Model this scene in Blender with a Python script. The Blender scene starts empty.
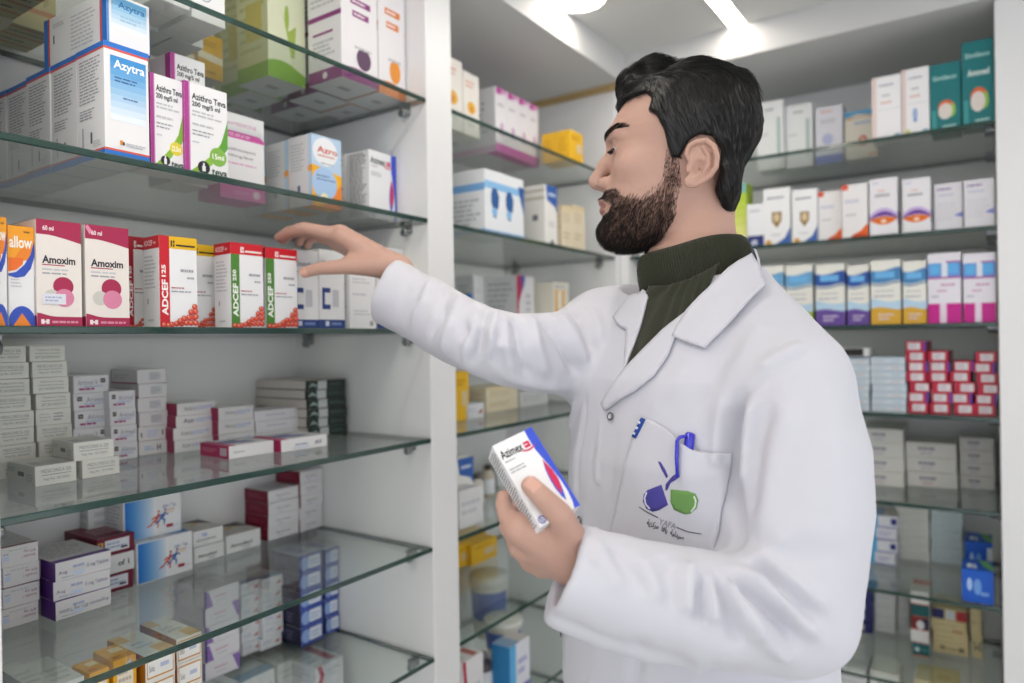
import bpy, bmesh, math, random
import numpy as np
from mathutils import Vector, Matrix
random.seed(11)
rng = np.random.default_rng(11)
scene = bpy.context.scene
COL = scene.collection
CZ = 1.45                                   # height of the camera above the floor

# ------------------------------------------------------------------ camera model (fitted to the shelf lines)
F_PX, YAW, PIT, ROL = 707.02, math.radians(34.1648), math.radians(-0.0621), math.radians(-0.8837)
def ray(u, v):
    x = (u-512)/F_PX; y = -(v-341.5)/F_PX
    c, s = math.cos(ROL), math.sin(ROL)
    x, y = c*x-s*y, s*x+c*y
    cp, sp = math.cos(PIT), math.sin(PIT)
    F, L, U = cp-y*sp, -x, sp+y*cp
    cy, sy = math.cos(YAW), math.sin(YAW)
    return Vector((F*cy-L*sy, F*sy+L*cy, U))
CAM = Vector((0, 0, CZ))
_fw = ray(512, 341.5).normalized(); _rt = (ray(1512, 341.5)-ray(512, 341.5)).normalized(); _up = _rt.cross(_fw)
def proj(p):
    q = Vector(p)-CAM; w = q.dot(_fw)
    return 512+F_PX*q.dot(_rt)/w, 341.5-F_PX*q.dot(_up)/w
def at(u, v, depth):                         # point seen at (u,v), this far along the view axis
    r = ray(u, v); return CAM + r*(depth/r.dot(_fw))
def on_z(u, v, z): r = ray(u, v); return CAM + r*((z-CZ)/r.z)
def on_y(u, v, y): r = ray(u, v); return CAM + r*(y/r.y)
def on_x(u, v, x): r = ray(u, v); return CAM + r*(x/r.x)
def xat(u, y, z):
    v = 340
    for _ in range(6):
        p = on_y(u, v, y); v = proj((p.x, y, z))[1]
    return p.x
def yat(u, x, z):
    v = 340
    for _ in range(6):
        p = on_x(u, v, x); v = proj((x, p.y, z))[1]
    return p.y

# ------------------------------------------------------------------ materials
def lin(h):
    h = h.lstrip('#'); c = [int(h[i:i+2], 16)/255 for i in (0, 2, 4)]
    return tuple((x/12.92 if x <= .04045 else ((x+.055)/1.055)**2.4) for x in c)+(1,)
_mats = {}
def mat(name, col, rough=.5, spec=.4, metal=0, bump=0, bscale=60, vary=0, coat=0, sheen=0):
    if name in _mats: return _mats[name]
    m = bpy.data.materials.new(name); m.use_nodes = True
    nt = m.node_tree; b = nt.nodes['Principled BSDF']
    c = lin(col) if isinstance(col, str) else col
    b.inputs['Base Color'].default_value = c; b.inputs['Roughness'].default_value = rough
    b.inputs['Specular IOR Level'].default_value = spec; b.inputs['Metallic'].default_value = metal
    b.inputs['Coat Weight'].default_value = coat; b.inputs['Sheen Weight'].default_value = sheen
    if bump or vary:
        tc = nt.nodes.new('ShaderNodeTexCoord'); n = nt.nodes.new('ShaderNodeTexNoise')
        n.inputs['Scale'].default_value = bscale; n.inputs['Detail'].default_value = 4
        nt.links.new(tc.outputs['Object'], n.inputs['Vector'])
        if bump:
            bp = nt.nodes.new('ShaderNodeBump'); bp.inputs['Strength'].default_value = bump; bp.inputs['Distance'].default_value = .002
            nt.links.new(n.outputs['Fac'], bp.inputs['Height']); nt.links.new(bp.outputs['Normal'], b.inputs['Normal'])
        if vary:
            mx = nt.nodes.new('ShaderNodeMix'); mx.data_type = 'RGBA'
            mx.inputs['A'].default_value = tuple(x*(1-vary) for x in c[:3])+(1,); mx.inputs['B'].default_value = tuple(min(1, x*(1+vary)) for x in c[:3])+(1,)
            nt.links.new(n.outputs['Fac'], mx.inputs['Factor']); nt.links.new(mx.outputs['Result'], b.inputs['Base Color'])
    _mats[name] = m
    return m
def ink(col): return mat('carton_print_'+col.lstrip('#'), col, .42, .35)
def glass_mat(name, tint, f0=.04):
    """thin sheet glass: clear with a faint tint, mirror share by Schlick's formula"""
    m = bpy.data.materials.new(name); m.use_nodes = True; nt = m.node_tree; nt.nodes.clear(); L = nt.links.new
    o = nt.nodes.new('ShaderNodeOutputMaterial'); t = nt.nodes.new('ShaderNodeBsdfTransparent'); g = nt.nodes.new('ShaderNodeBsdfGlossy')
    ge = nt.nodes.new('ShaderNodeNewGeometry'); dt = nt.nodes.new('ShaderNodeVectorMath'); dt.operation = 'DOT_PRODUCT'
    L(ge.outputs['Incoming'], dt.inputs[0]); L(ge.outputs['Normal'], dt.inputs[1])
    def mth(op, a, b=None):
        n = nt.nodes.new('ShaderNodeMath'); n.operation = op
        for i, q in enumerate((a, b)):
            if q is None: continue
            if isinstance(q, (int, float)): n.inputs[i].default_value = q
            else: L(q, n.inputs[i])
        return n.outputs[0]
    f = mth('ADD', mth('MULTIPLY', mth('POWER', mth('SUBTRACT', 1, mth('ABSOLUTE', dt.outputs['Value'])), 5), 1-f0), f0)
    mx = nt.nodes.new('ShaderNodeMixShader')
    t.inputs[0].default_value = lin(tint); g.inputs['Roughness'].default_value = .015
    L(f, mx.inputs[0]); L(t.outputs[0], mx.inputs[1]); L(g.outputs[0], mx.inputs[2])
    L(mx.outputs[0], o.inputs[0]); return m
def emit_mat(name, col, s):
    m = bpy.data.materials.new(name); m.use_nodes = True; b = m.node_tree.nodes['Principled BSDF']
    b.inputs['Base Color'].default_value = lin(col); b.inputs['Emission Color'].default_value = lin(col); b.inputs['Emission Strength'].default_value = s
    return m

# ------------------------------------------------------------------ object helpers
def tag(o, label=None, cat=None, group=None, kind=None):
    if label: o['label'] = label
    if cat: o['category'] = cat
    if group: o['group'] = group
    if kind: o['kind'] = kind
    return o
def empty(name, loc=(0, 0, 0), rz=0):
    o = bpy.data.objects.new(name, None); o.location = loc; o.rotation_euler = (0, 0, rz); o.empty_display_size = .03
    COL.objects.link(o); return o
class MB:
    def __init__(s): s.v = []; s.f = []; s.m = []; s.mats = []; s.sm = []
    def mi(s, m):
        if m not in s.mats: s.mats.append(m)
        return s.mats.index(m)
    def face(s, pts, m, smooth=False):
        i = len(s.v); s.v += [tuple(p) for p in pts]; s.f.append(tuple(range(i, i+len(pts)))); s.m.append(s.mi(m)); s.sm.append(smooth)
    def mesh(s, vs, fs, m, smooth=False):
        i = len(s.v); s.v += [tuple(p) for p in vs]; k = s.mi(m)
        for f in fs: s.f.append(tuple(i+a for a in f)); s.m.append(k); s.sm.append(smooth)
    def box(s, a, b, m):
        (x0, y0, z0), (x1, y1, z1) = a, b
        vs = [(x0,y0,z0),(x1,y0,z0),(x1,y1,z0),(x0,y1,z0),(x0,y0,z1),(x1,y0,z1),(x1,y1,z1),(x0,y1,z1)]
        fs = [(0,3,2,1),(4,5,6,7),(0,1,5,4),(1,2,6,5),(2,3,7,6),(3,0,4,7)]
        s.mesh(vs, fs, m)
    def lathe(s, prof, c, m, n=24, ax='z', smooth=True):
        vs = []; fs = []
        for r, h in prof:
            for k in range(n):
                a = 2*math.pi*k/n; p = (r*math.cos(a), r*math.sin(a), h)
                if ax == 'y': p = (p[0], p[2], p[1])
                if ax == 'x': p = (p[2], p[0], p[1])
                vs.append((c[0]+p[0], c[1]+p[1], c[2]+p[2]))
        for i in range(len(prof)-1):
            for k in range(n): fs.append((i*n+k, i*n+(k+1) % n, (i+1)*n+(k+1) % n, (i+1)*n+k))
        fs.append(tuple(range(n-1, -1, -1))); fs.append(tuple((len(prof)-1)*n+k for k in range(n)))
        s.mesh(vs, fs, m, smooth)
    def data(s, name):
        me = bpy.data.meshes.new(name); me.from_pydata(s.v, [], s.f)
        for m in s.mats: me.materials.append(m)
        me.polygons.foreach_set('material_index', s.m); me.polygons.foreach_set('use_smooth', s.sm); me.update(); return me
    def build(s, name, parent=None, loc=(0, 0, 0), rz=0):
        return place(s.data(name), name, loc, rz, parent)
def place(me, name, loc=(0, 0, 0), rz=0, parent=None):
    o = bpy.data.objects.new(name, me); o.location = loc; o.rotation_euler = (0, 0, rz); COL.objects.link(o)
    if parent: o.parent = parent
    return o

# ------------------------------------------------------------------ lettering
_tx = {}
def text_geo(s, bold=0, font=None):
    k = (s, bold)
    if k not in _tx:
        cu = bpy.data.curves.new('lettering', 'FONT'); cu.body = s; cu.resolution_u = 3; cu.offset = .022*bold
        o = bpy.data.objects.new('lettering', cu); COL.objects.link(o)
        dg = bpy.context.evaluated_depsgraph_get(); ev = o.evaluated_get(dg); me = ev.to_mesh()
        vs = [(v.co.x, v.co.y) for v in me.vertices]; fs = [tuple(p.vertices) for p in me.polygons]
        ev.to_mesh_clear(); bpy.data.objects.remove(o); bpy.data.curves.remove(cu)
        if vs:
            x0 = min(v[0] for v in vs); x1 = max(v[0] for v in vs); y0 = min(v[1] for v in vs); y1 = max(v[1] for v in vs)
            vs = [((x-x0)/max(1e-6, x1-x0), (y-y0)/max(1e-6, y1-y0)) for x, y in vs]
        _tx[k] = (vs, fs)
    return _tx[k]

# print operations on a carton face, in fractions of the face
def R(x0, y0, x1, y1, c): return ('P', [(x0, y0), (x1, y0), (x1, y1), (x0, y1)], c)
def P(pts, c): return ('P', pts, c)
def E(cx, cy, rx, c, ry=None): return ('E', cx, cy, rx, ry, c)
def T(s, x0, y0, x1, y1, c, bold=1, rot=0): return ('T', s, x0, y0, x1, y1, c, bold, rot)
def N(x0, y0, x1, y1, n, c, fill=.55): return ('N', x0, y0, x1, y1, n, c, fill)
def B(lo, hi, c, x0=0, x1=1, n=14): return ('B', lo, hi, c, x0, x1, n)
def G(x0, y0, x1, y1, c0, c1, n=8, horiz=False):
    a = [int(c0[i:i+2], 16) for i in (1, 3, 5)]; b = [int(c1[i:i+2], 16) for i in (1, 3, 5)]; out = []
    for k in range(n):
        t = k/(n-1); c = '#%02x%02x%02x' % tuple(round(p+(q-p)*t) for p, q in zip(a, b))
        if horiz: out.append(R(x0+(x1-x0)*k/n, y0, x0+(x1-x0)*(k+1)/n, y1, c))
        else: out.append(R(x0, y0+(y1-y0)*k/n, x1, y0+(y1-y0)*(k+1)/n, c))
    return out
def stamp(mb, o, U, V, n, ops, eps=.00012):
    """print the operations on the plane through o with axes U, V (full face vectors) and normal n"""
    o, U, V, n = Vector(o), Vector(U), Vector(V), Vector(n); W, H = U.length, V.length
    lay = 0; flat = []
    for op in ops: flat += op if isinstance(op, list) else [op]
    for op in flat:
        lay += 1; e = n*(eps*(1+.3*lay))
        pt = lambda x, y: o+U*x+V*y+e
        k = op[0]
        if k == 'P':
            pts = op[1]
            ar = sum(pts[i][0]*pts[(i+1) % len(pts)][1]-pts[(i+1) % len(pts)][0]*pts[i][1] for i in range(len(pts)))
            if ar < 0: pts = pts[::-1]
            mb.face([pt(*q) for q in pts], ink(op[2]))
        elif k == 'E':
            _, cx, cy, rx, ry, c = op
            if ry is None: ry = rx*W/H
            mb.face([pt(cx+rx*math.cos(a*math.pi/12), cy+ry*math.sin(a*math.pi/12)) for a in range(24)], ink(c))
        elif k == 'T':
            _, s, x0, y0, x1, y1, c, bold, rot = op
            vs, fs = text_geo(s, bold)
            if rot == 90: vs = [(1-y, x) for x, y in vs]
            elif rot == 180: vs = [(1-x, 1-y) for x, y in vs]
            mb.mesh([pt(x0+(x1-x0)*x, y0+(y1-y0)*y) for x, y in vs], fs, ink(c))
        elif k == 'N':
            _, x0, y0, x1, y1, nl, c, fill = op
            st = (y1-y0)/nl; r = random.Random(int(x0*1000+y0*777+nl))
            for i in range(nl):
                yb = y1-(i+1)*st+st*(1-fill)/2; x = x0; end = x1-(x1-x0)*r.random()*.35
                while x < end-.01:
                    w = min((x1-x0)*(.08+.2*r.random()), end-x)
                    mb.face([pt(x, yb), pt(x+w, yb), pt(x+w, yb+st*fill), pt(x, yb+st*fill)], ink(c)); x += w+(x1-x0)*.035
        elif k == 'B':
            _, lo, hi, c, x0, x1, nn = op
            xs = [x0+(x1-x0)*i/nn for i in range(nn+1)]
            vs = [pt(x, lo(x) if callable(lo) else lo) for x in xs]+[pt(x, hi(x) if callable(hi) else hi) for x in xs]
            fs = [(i, i+1, nn+2+i, nn+1+i) for i in range(nn)]
            mb.mesh(vs, fs, ink(c))

def carton_mesh(name, w, d, h, base, faces):
    """closed carton, origin at the middle of its base, front towards -Y; tiny chamfers on the four upright and the long edges"""
    mb = MB(); c = min(.0006, .1*min(w, d, h)); x, y = w/2, d/2
    b = base if isinstance(base, dict) else {}
    bc = lambda k: ink(b.get(k, b.get('all', '#e9e9ea') if b else base))
    # six inset faces
    mb.face([(-x+c,-y,c),(x-c,-y,c),(x-c,-y,h-c),(-x+c,-y,h-c)], bc('front'))
    mb.face([(x-c,y,c),(-x+c,y,c),(-x+c,y,h-c),(x-c,y,h-c)], bc('back'))
    mb.face([(-x,y-c,c),(-x,-y+c,c),(-x,-y+c,h-c),(-x,y-c,h-c)], bc('left'))
    mb.face([(x,-y+c,c),(x,y-c,c),(x,y-c,h-c),(x,-y+c,h-c)], bc('right'))
    mb.face([(-x+c,-y+c,h),(x-c,-y+c,h),(x-c,y-c,h),(-x+c,y-c,h)], bc('top'))
    mb.face([(-x+c,y-c,0),(x-c,y-c,0),(x-c,-y+c,0),(-x+c,-y+c,0)], bc('bottom'))
    for sx in (-1, 1):                                   # chamfers
        for sy in (-1, 1):
            q = [(sx*(x-c),sy*y,c),(sx*x,sy*(y-c),c),(sx*x,sy*(y-c),h-c),(sx*(x-c),sy*y,h-c)]
            mb.face(q if sx*sy < 0 else q[::-1], bc('left' if sx < 0 else 'right'))
            for z, zz in ((c, 0), (h-c, h)):
                mb.face([(sx*(x-c),sy*y,z),(sx*x,sy*(y-c),z),(sx*(x-c),sy*(y-c),zz)], bc('front'))
    for z, zz, k in ((c, 0, 'bottom'), (h-c, h, 'top')):
        for sy in (-1, 1):
            q = [(-x+c,sy*y,z),(x-c,sy*y,z),(x-c,sy*(y-c),zz),(-x+c,sy*(y-c),zz)]
            mb.face(q if (sy < 0) == (zz > 0) else q[::-1], bc('front' if sy < 0 else 'back'))
        for sx in (-1, 1):
            q = [(sx*x,-y+c,z),(sx*x,y-c,z),(sx*(x-c),y-c,zz),(sx*(x-c),-y+c,zz)]
            mb.face(q if (sx > 0) == (zz > 0) else q[::-1], bc('left' if sx < 0 else 'right'))
    fr = {'front': ((-x,-y,0),(w,0,0),(0,0,h),(0,-1,0)), 'left': ((-x,y,0),(0,-d,0),(0,0,h),(-1,0,0)),
          'right': ((x,-y,0),(0,d,0),(0,0,h),(1,0,0)), 'top': ((-x,-y,h),(w,0,0),(0,d,0),(0,0,1)),
          'bottom': ((-x,y,0),(w,0,0),(0,-d,0),(0,0,-1)), 'back': ((x,y,0),(-w,0,0),(0,0,h),(0,1,0))}
    for k, ops in faces.items(): stamp(mb, *fr[k], ops)
    return mb.data(name)
# ------------------------------------------------------------------ setting
YF, YB = .87, 1.25                          # front and back of the left-hand cabinets
XD0, XD1 = 1.0083, 1.0831                   # the white divider between the two left bays
XB, XBB = 1.8325, 2.21                      # front and back of the back cabinet
YR = -.0125                                 # its right end
SH = {'A': .4566+CZ, 'B': .2317+CZ, 'C': .0245+CZ, 'D': -.1803+CZ, 'E': -.3841+CZ, 'F': -.5907+CZ, 'G': -.7975+CZ, 'H': -1.004+CZ}
ZS, ZC = CZ+.71, CZ+.79                     # underside of the soffit, ceiling
T_G = .009
white = mat('white_melamine', '#e9e9ea', .32, .45, bump=.02, bscale=300)
wallm = mat('white_wall_paint', '#e6e6e5', .6, .3, bump=.06, bscale=160)
ceilm = mat('ceiling_paint', '#dededc', .75, .2, bump=.05, bscale=120)
soffm = mat('soffit_paint', '#cfcfcf', .6, .3, bump=.04, bscale=140)
woodm = mat('beige_trim', '#b39a6b', .5, .3, vary=.12, bscale=40)
steel = mat('brushed_steel', '#8f9294', .35, .5, metal=.9)
floorm = mat('floor_tile', '#dedbd5', .3, .5, vary=.06, bscale=9)
glassm = glass_mat('shelf_glass', '#f9fcfa')
edgem = mat('shelf_glass_edge', '#26443d', .12, .7)
edgem.node_tree.nodes['Principled BSDF'].inputs['Transmission Weight'].default_value = .25

def struct(name, a, b, m):
    mb = MB(); mb.box(a, b, m); return tag(mb.build(name), kind='structure')
struct('floor', (-3, -3, -.05), (2.6, 1.6, 0), floorm)
struct('ceiling', (-3, -3, ZC), (2.6, 1.6, ZC+.08), ceilm)
struct('wall_left', (-3, YB+.03, 0), (2.6, YB+.13, ZC), wallm)
struct('wall_back', (XBB+.03, -3, 0), (XBB+.13, YB+.03, ZC), wallm)
struct('trim_1', (-.5, YF-.035, ZS), (XB-.02, YB+.03, ZC), soffm)            # soffit over the left cabinets
struct('trim_2', (XB-.02, -1.6, ZS), (XBB+.03, YB+.03, ZC), soffm)           # soffit over the back cabinet
struct('trim_3', (XB-.046, YF-.02, ZS-.016), (XB-.03, YB, ZS), woodm)        # beige strip under the soffit

def cabinet(name, label, loc):
    return tag(empty(name, loc), label, 'cabinet', 'white display cabinets')
def panel(par, name, a, b, m=None):
    mb = MB(); o = par.location; mb.box(tuple(Vector(a)-o), tuple(Vector(b)-o), m or white)
    ob = mb.build(name, par)
    bv = ob.modifiers.new('edge', 'BEVEL'); bv.width = .0015; bv.segments = 2
    return ob
def support(par, p, ax):
    """small steel shelf pin: a disc on the panel, a stub and a padded lip under the glass"""
    mb = MB(); x, y, z = Vector(p)-par.location; s = {'x-': -1, 'x+': 1}.get(ax, 1)
    mb.lathe([(.007, 0), (.007, s*.003), (.0045, s*.004), (.0045, s*.02)], (x, y, z-.010), steel, 14, 'x')
    mb.lathe([(.006, s*.011), (.0075, s*.012), (.0075, s*.020), (.006, s*.021)], (x, y, z-.0155), steel, 14, 'x')
    mb.box((x+min(0, s*.02), y-.006, z-.006), (x+max(0, s*.02), y+.006, z-.0005), steel)
    return mb.build('shelf_support', par)
lc = cabinet('display_cabinet', 'white open medicine cabinet at left, between picture edge and thick white divider', (.65, YB, 0))
panel(lc, 'side_panel', (.262, YF-.005, 0), (.3115, YB+.025, ZS))
panel(lc, 'back_panel', (.3115, YB, 0), (XD0, YB+.025, ZS))
panel(lc, 'divider_panel', (XD0, YF-.001, 0), (XD1, YB+.025, ZS))
panel(lc, 'plinth', (.3115, YF+.02, 0), (XD0, YF+.04, .1))
panel(lc, 'bottom_board', (.3115, YF+.02, .1), (XD0, YB, .12))
mc = cabinet('display_cabinet', 'white open medicine cabinet behind the outstretched arm, right of the divider', (1.45, YB, 0))
panel(mc, 'back_panel', (XD1, YB, 0), (XB, YB+.025, ZS))
panel(mc, 'side_panel', (XB-.03, YF-.005, 0), (XB-.005, YB, ZS))
panel(mc, 'plinth', (XD1, YF+.02, 0), (XB-.03, YF+.04, .1))
panel(mc, 'bottom_board', (XD1, YF+.02, .1), (XB-.03, YB, .12))
bc_ = cabinet('display_cabinet', 'white open medicine cabinet on the back wall behind the man', (XBB, .43, 0))
panel(bc_, 'back_panel', (XBB, YR-.6, 0), (XBB+.025, YF+.03, ZS))
panel(bc_, 'side_panel', (XB-.004, YF-.03, 0), (XBB, YF-.005, ZS))
panel(bc_, 'end_panel', (XB-.002, YR-.09, 0), (XBB, YR, ZS))
panel(bc_, 'plinth', (XB+.02, YR, 0), (XB+.04, YF-.03, .1))
panel(bc_, 'bottom_board', (XB+.02, YR, .1), (XBB, YF-.03, .12))
struct('wall_right', (XB-.002, -1.6, 0), (XB+.05, YR-.095, ZS), wallm)

ORD = {'A': 'top', 'B': 'second', 'C': 'third', 'D': 'fourth', 'E': 'fifth', 'F': 'sixth', 'G': 'seventh', 'H': 'lowest'}
def shelf(key, a, b, label, group):
    z = SH[key]; mb = MB(); (x0, y0), (x1, y1) = a, b; c = .0015
    mb.face([(x0+c, y0+c, z), (x1-c, y0+c, z), (x1-c, y1-c, z), (x0+c, y1-c, z)], glassm)
    zb = z-T_G
    mb.face([(x0+c, y1-c, zb), (x1-c, y1-c, zb), (x1-c, y0+c, zb), (x0+c, y0+c, zb)], glassm)
    L0 = [(x0+c, y0+c), (x1-c, y0+c), (x1-c, y1-c), (x0+c, y1-c)]; L1 = [(x0, y0), (x1, y0), (x1, y1), (x0, y1)]
    for i in range(4):
        j = (i+1) % 4
        A, Bq, Ci, D = L0[i], L0[j], L1[i], L1[j]
        mb.face([(*Ci, zb+c), (*D, zb+c), (*D, z-c), (*Ci, z-c)], edgem)
        mb.face([(*Ci, z-c), (*D, z-c), (*Bq, z), (*A, z)], edgem)
        mb.face([(*A, zb), (*Bq, zb), (*D, zb+c), (*Ci, zb+c)], edgem)
    return tag(mb.build('glass_shelf'), label, 'shelf', group)
for k in SH:
    z = SH[k]-T_G
    shelf(k, (.313, YF), (XD0-.0015, YB-.003), f'{ORD[k]} glass shelf of the left cabinet, counted from the ceiling', 'glass shelves of the left cabinet')
    shelf(k, (XD1+.0015, YF), (XB-.0315, YB-.003), f'{ORD[k]} glass shelf of the middle cabinet right of the divider', 'glass shelves of the middle cabinet')
    shelf(k, (XB, YR+.0015), (XBB-.003, YF-.0315), f'{ORD[k]} glass shelf of the back cabinet behind the man', 'glass shelves of the back cabinet')
    for y in (YF+.045, YB-.05):
        support(lc, (XD0, y, z), 'x-'); support(mc, (XB-.03, y, z), 'x-')
        support(lc, (.3115, y, z), 'x+')
    # the back cabinet's pins sit in its end panels
    for x in (XB+.05, XBB-.05):
        for y, s in ((YR, 1), (YF-.03, -1)):
            mb = MB(); q = Vector((x, y, z))-bc_.location
            mb.lathe([(.007, 0), (.007, s*.003), (.0045, s*.004), (.0045, s*.02)], (q.x, q.y, q.z-.010), steel, 14, 'y')
            mb.box((q.x-.006, q.y+min(0, s*.02), q.z-.006), (q.x+.006, q.y+max(0, s*.02), q.z-.0005), steel)
            mb.build('shelf_support', bc_)

# ceiling lamps
lampm = emit_mat('led_diffuser', '#fff6ea', 20); rimm = mat('lamp_rim', '#e4e4e2', .4, .4)
def linear_light(x0, x1, y, w, label):
    t = tag(empty('linear_ceiling_light', ((x0+x1)/2, y, ZC)), label, 'ceiling light', 'led lines in the ceiling'); L = (x1-x0)/2
    mb = MB(); mb.box((-L, -w/2-.006, -.004), (L, -w/2, 0), rimm); mb.box((-L, w/2, -.004), (L, w/2+.006, 0), rimm); mb.build('frame', t)
    mb = MB(); mb.box((-L, -w/2, -.003), (L, w/2, 0), lampm); mb.build('diffuser', t)
def down_light(x, y, r, label):
    t = tag(empty('round_ceiling_light', (x, y, ZC)), label, 'ceiling light', 'round lamps in the ceiling')
    mb = MB(); mb.lathe([(r+.012, 0), (r+.012, -.006), (r, -.008), (r, -.002)], (0, 0, 0), rimm, 40); mb.build('rim', t)
    mb = MB(); mb.lathe([(r, -.001), (r, -.006), (r*.97, -.007)], (0, 0, 0), lampm, 40, smooth=False); mb.build('diffuser', t)
linear_light(-1.5, XB-.03, .52, .042, 'bright led line in the ceiling running to the back cabinet, above the man')
linear_light(-1.5, XB-.03, -.75, .042, 'led line in the ceiling on the open side of the shop')
_lp = on_z(578, -3, ZC)
down_light(_lp.x, _lp.y, .062, 'round white lamp in the ceiling close to the left soffit')
down_light(.25, .62, .085, 'round white lamp in the ceiling above the left cabinet')
down_light(-.5, -.1, .12, 'round white lamp in the ceiling behind the photographer')

w = bpy.data.worlds.new('daylight'); scene.world = w; w.use_nodes = True
w.node_tree.nodes['Background'].inputs[0].default_value = lin('#eef2f8'); w.node_tree.nodes['Background'].inputs[1].default_value = 1.75

cam = bpy.data.cameras.new('camera'); co = bpy.data.objects.new('camera', cam); COL.objects.link(co); scene.camera = co
cam.sensor_width = 36; cam.lens = F_PX/1024*36; cam.clip_start = .02
co.matrix_world = Matrix.Translation(CAM) @ Matrix((_rt, _up, -_fw)).transposed().to_4x4()
cam.dof.use_dof = True; cam.dof.focus_distance = .86; cam.dof.aperture_fstop = 2.5
vs_ = scene.view_settings; vs_.view_transform = 'Standard'; vs_.look = 'None'; vs_.gamma = 1; vs_.exposure = -.05; vs_.use_curve_mapping = False
cy_ = scene.cycles; cy_.use_denoising = True; cy_.max_bounces = 10; cy_.diffuse_bounces = 4; cy_.glossy_bounces = 5; cy_.transmission_bounces = 6
cy_.transparent_max_bounces = 32; cy_.caustics_reflective = False; cy_.caustics_refractive = False; cy_.sample_clamp_indirect = 6
# ------------------------------------------------------------------ cartons: how each kind is printed
WH, CR = '#e6e6e8', '#e2dfd2'
GY, LG, DK = '#9c9ea4', '#bec0c4', '#3a3a42'
def k_bluegrad(v=0):
    blue, red = '#2f74c8', '#d2574f'
    band = [R(0, .955, 1, 1, blue), R(0, .935, 1, .955, red), R(0, 0, 1, .06, blue), R(0, .06, 1, .078, red)]
    fr = band+[G(.13, .33, .93, .89, '#e4ecf4', '#3f8fd0', 10), T('Azytra', .2, .76, .9, .86, '#f4f6f8'), N(.22, .66, .88, .72, 2, '#3d5f96', .4), N(.4, .52, .8, .55, 1, '#5f7fae', .5),
               R(.32, .12, .38, .16, '#d8862c'), R(.38, .12, .42, .15, '#2a2a34'), N(.46, .11, .9, .15, 2, LG)]
    sd = band+[N(.12, .5, .88, .9, 14, GY, .4), N(.12, .36, .7, .46, 4, GY, .4), R(.2, .12, .24, .3, GY), R(.5, .14, .56, .24, '#55565e'), N(.6, .1, .9, .16, 3, LG)]
    return WH, {'front': fr, 'left': sd, 'right': sd, 'top': [R(0, 0, 1, 1, blue)], 'bottom': [R(.04, .5, .96, .505, LG)]}
def k_bluelying():                     # the same carton lying on its back, its printed end to the front
    side = [R(0, 0, .07, 1, '#2f74c8'), R(.07, 0, .1, 1, '#d2574f'), R(.93, 0, 1, 1, '#2f74c8'), R(.9, 0, .93, 1, '#d2574f'), N(.45, .15, .85, .85, 9, LG, .35), R(.16, .45, .18, .62, '#41424a'), N(.16, .75, .35, .85, 2, LG)]
    return WH, {'left': side, 'right': side, 'front': [R(0, 0, 1, .05, '#33408c'), R(0, 0, .05, 1, '#5c8fd0'), G(.1, .35, .92, .95, '#e6ecf2', '#6fb0dc', 7), T('Azytra', .25, .72, .88, .88, '#3f83bf'), N(.3, .5, .85, .64, 2, '#9fc2dd')]}
def k_teva(vol, gc, cc):
    fr = [P([(.1, .02), (.28, .0), (.62, .14), (.85, .3), (1, .52), (1, .68), (.86, .42), (.6, .24), (.3, .1)], '#8cba3c'), P([(.62, .14), (.85, .3), (1, .52), (1, 0), (.3, 0)], '#e6e6e8'),
          P([(.72, .22), (1, .66), (1, .36), (.86, .26)], gc), R(0, 0, .1, 1, '#a8408e'), R(.1, 0, .125, 1, '#c98abb'),
          T('Azithro Teva', .17, .82, .96, .89, '#30323c'), T('200 mg/5 ml', .17, .73, .82, .8, '#30323c'), N(.17, .63, .9, .71, 2, LG, .5), N(.17, .53, .7, .57, 1, LG, .6), N(.17, .42, .75, .5, 2, GY, .4), N(.17, .34, .4, .37, 1, LG),
          E(.76, .24, .2, cc), T(vol, .62, .21, .9, .27, '#f2f4e8'), E(.42, .09, .14, '#26262e'), R(.38, .05, .46, .11, '#e6e6e8'), R(.4, .11, .44, .14, '#e6e6e8'), T('teva', .6, .02, .97, .1, '#2c4a3c')]
    return WH, {'front': fr, 'left': [R(0, 0, 1, 1, '#e0d5de'), R(.75, 0, 1, 1, '#a8408e')], 'bottom': [R(.1, .48, .9, .52, LG)]}
def k_pinkband():
    pk = '#cf5aa6'
    fr = [T('NeoMEDICINE', .08, .86, .82, .9, '#c77aa8', 0), B(.71, lambda x: .79-.05*max(0, (x-.82)/.18)**2, pk), N(.08, .73, .75, .77, 2, '#efd3e4', .45), T('Azithromycin', .1, .55, .78, .6, '#4c4c56', 0), T('200mg/5ml', .1, .48, .72, .52, '#4c4c56', 0),
          N(.1, .4, .86, .43, 1, '#d79cc2'), B(0, lambda x: .2-.04*max(0, (x-.7)/.3)**2, pk), T('AZITRO', .3, .06, .6, .1, '#f0dcea', 0), E(.8, .08, .08, '#f0dcea')]
    return WH, {'front': fr, 'left': [R(0, 0, 1, .2, pk), N(.15, .4, .85, .9, 10, LG)], 'bottom': [R(0, 0, 1, 1, '#d986bb')]}
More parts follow.
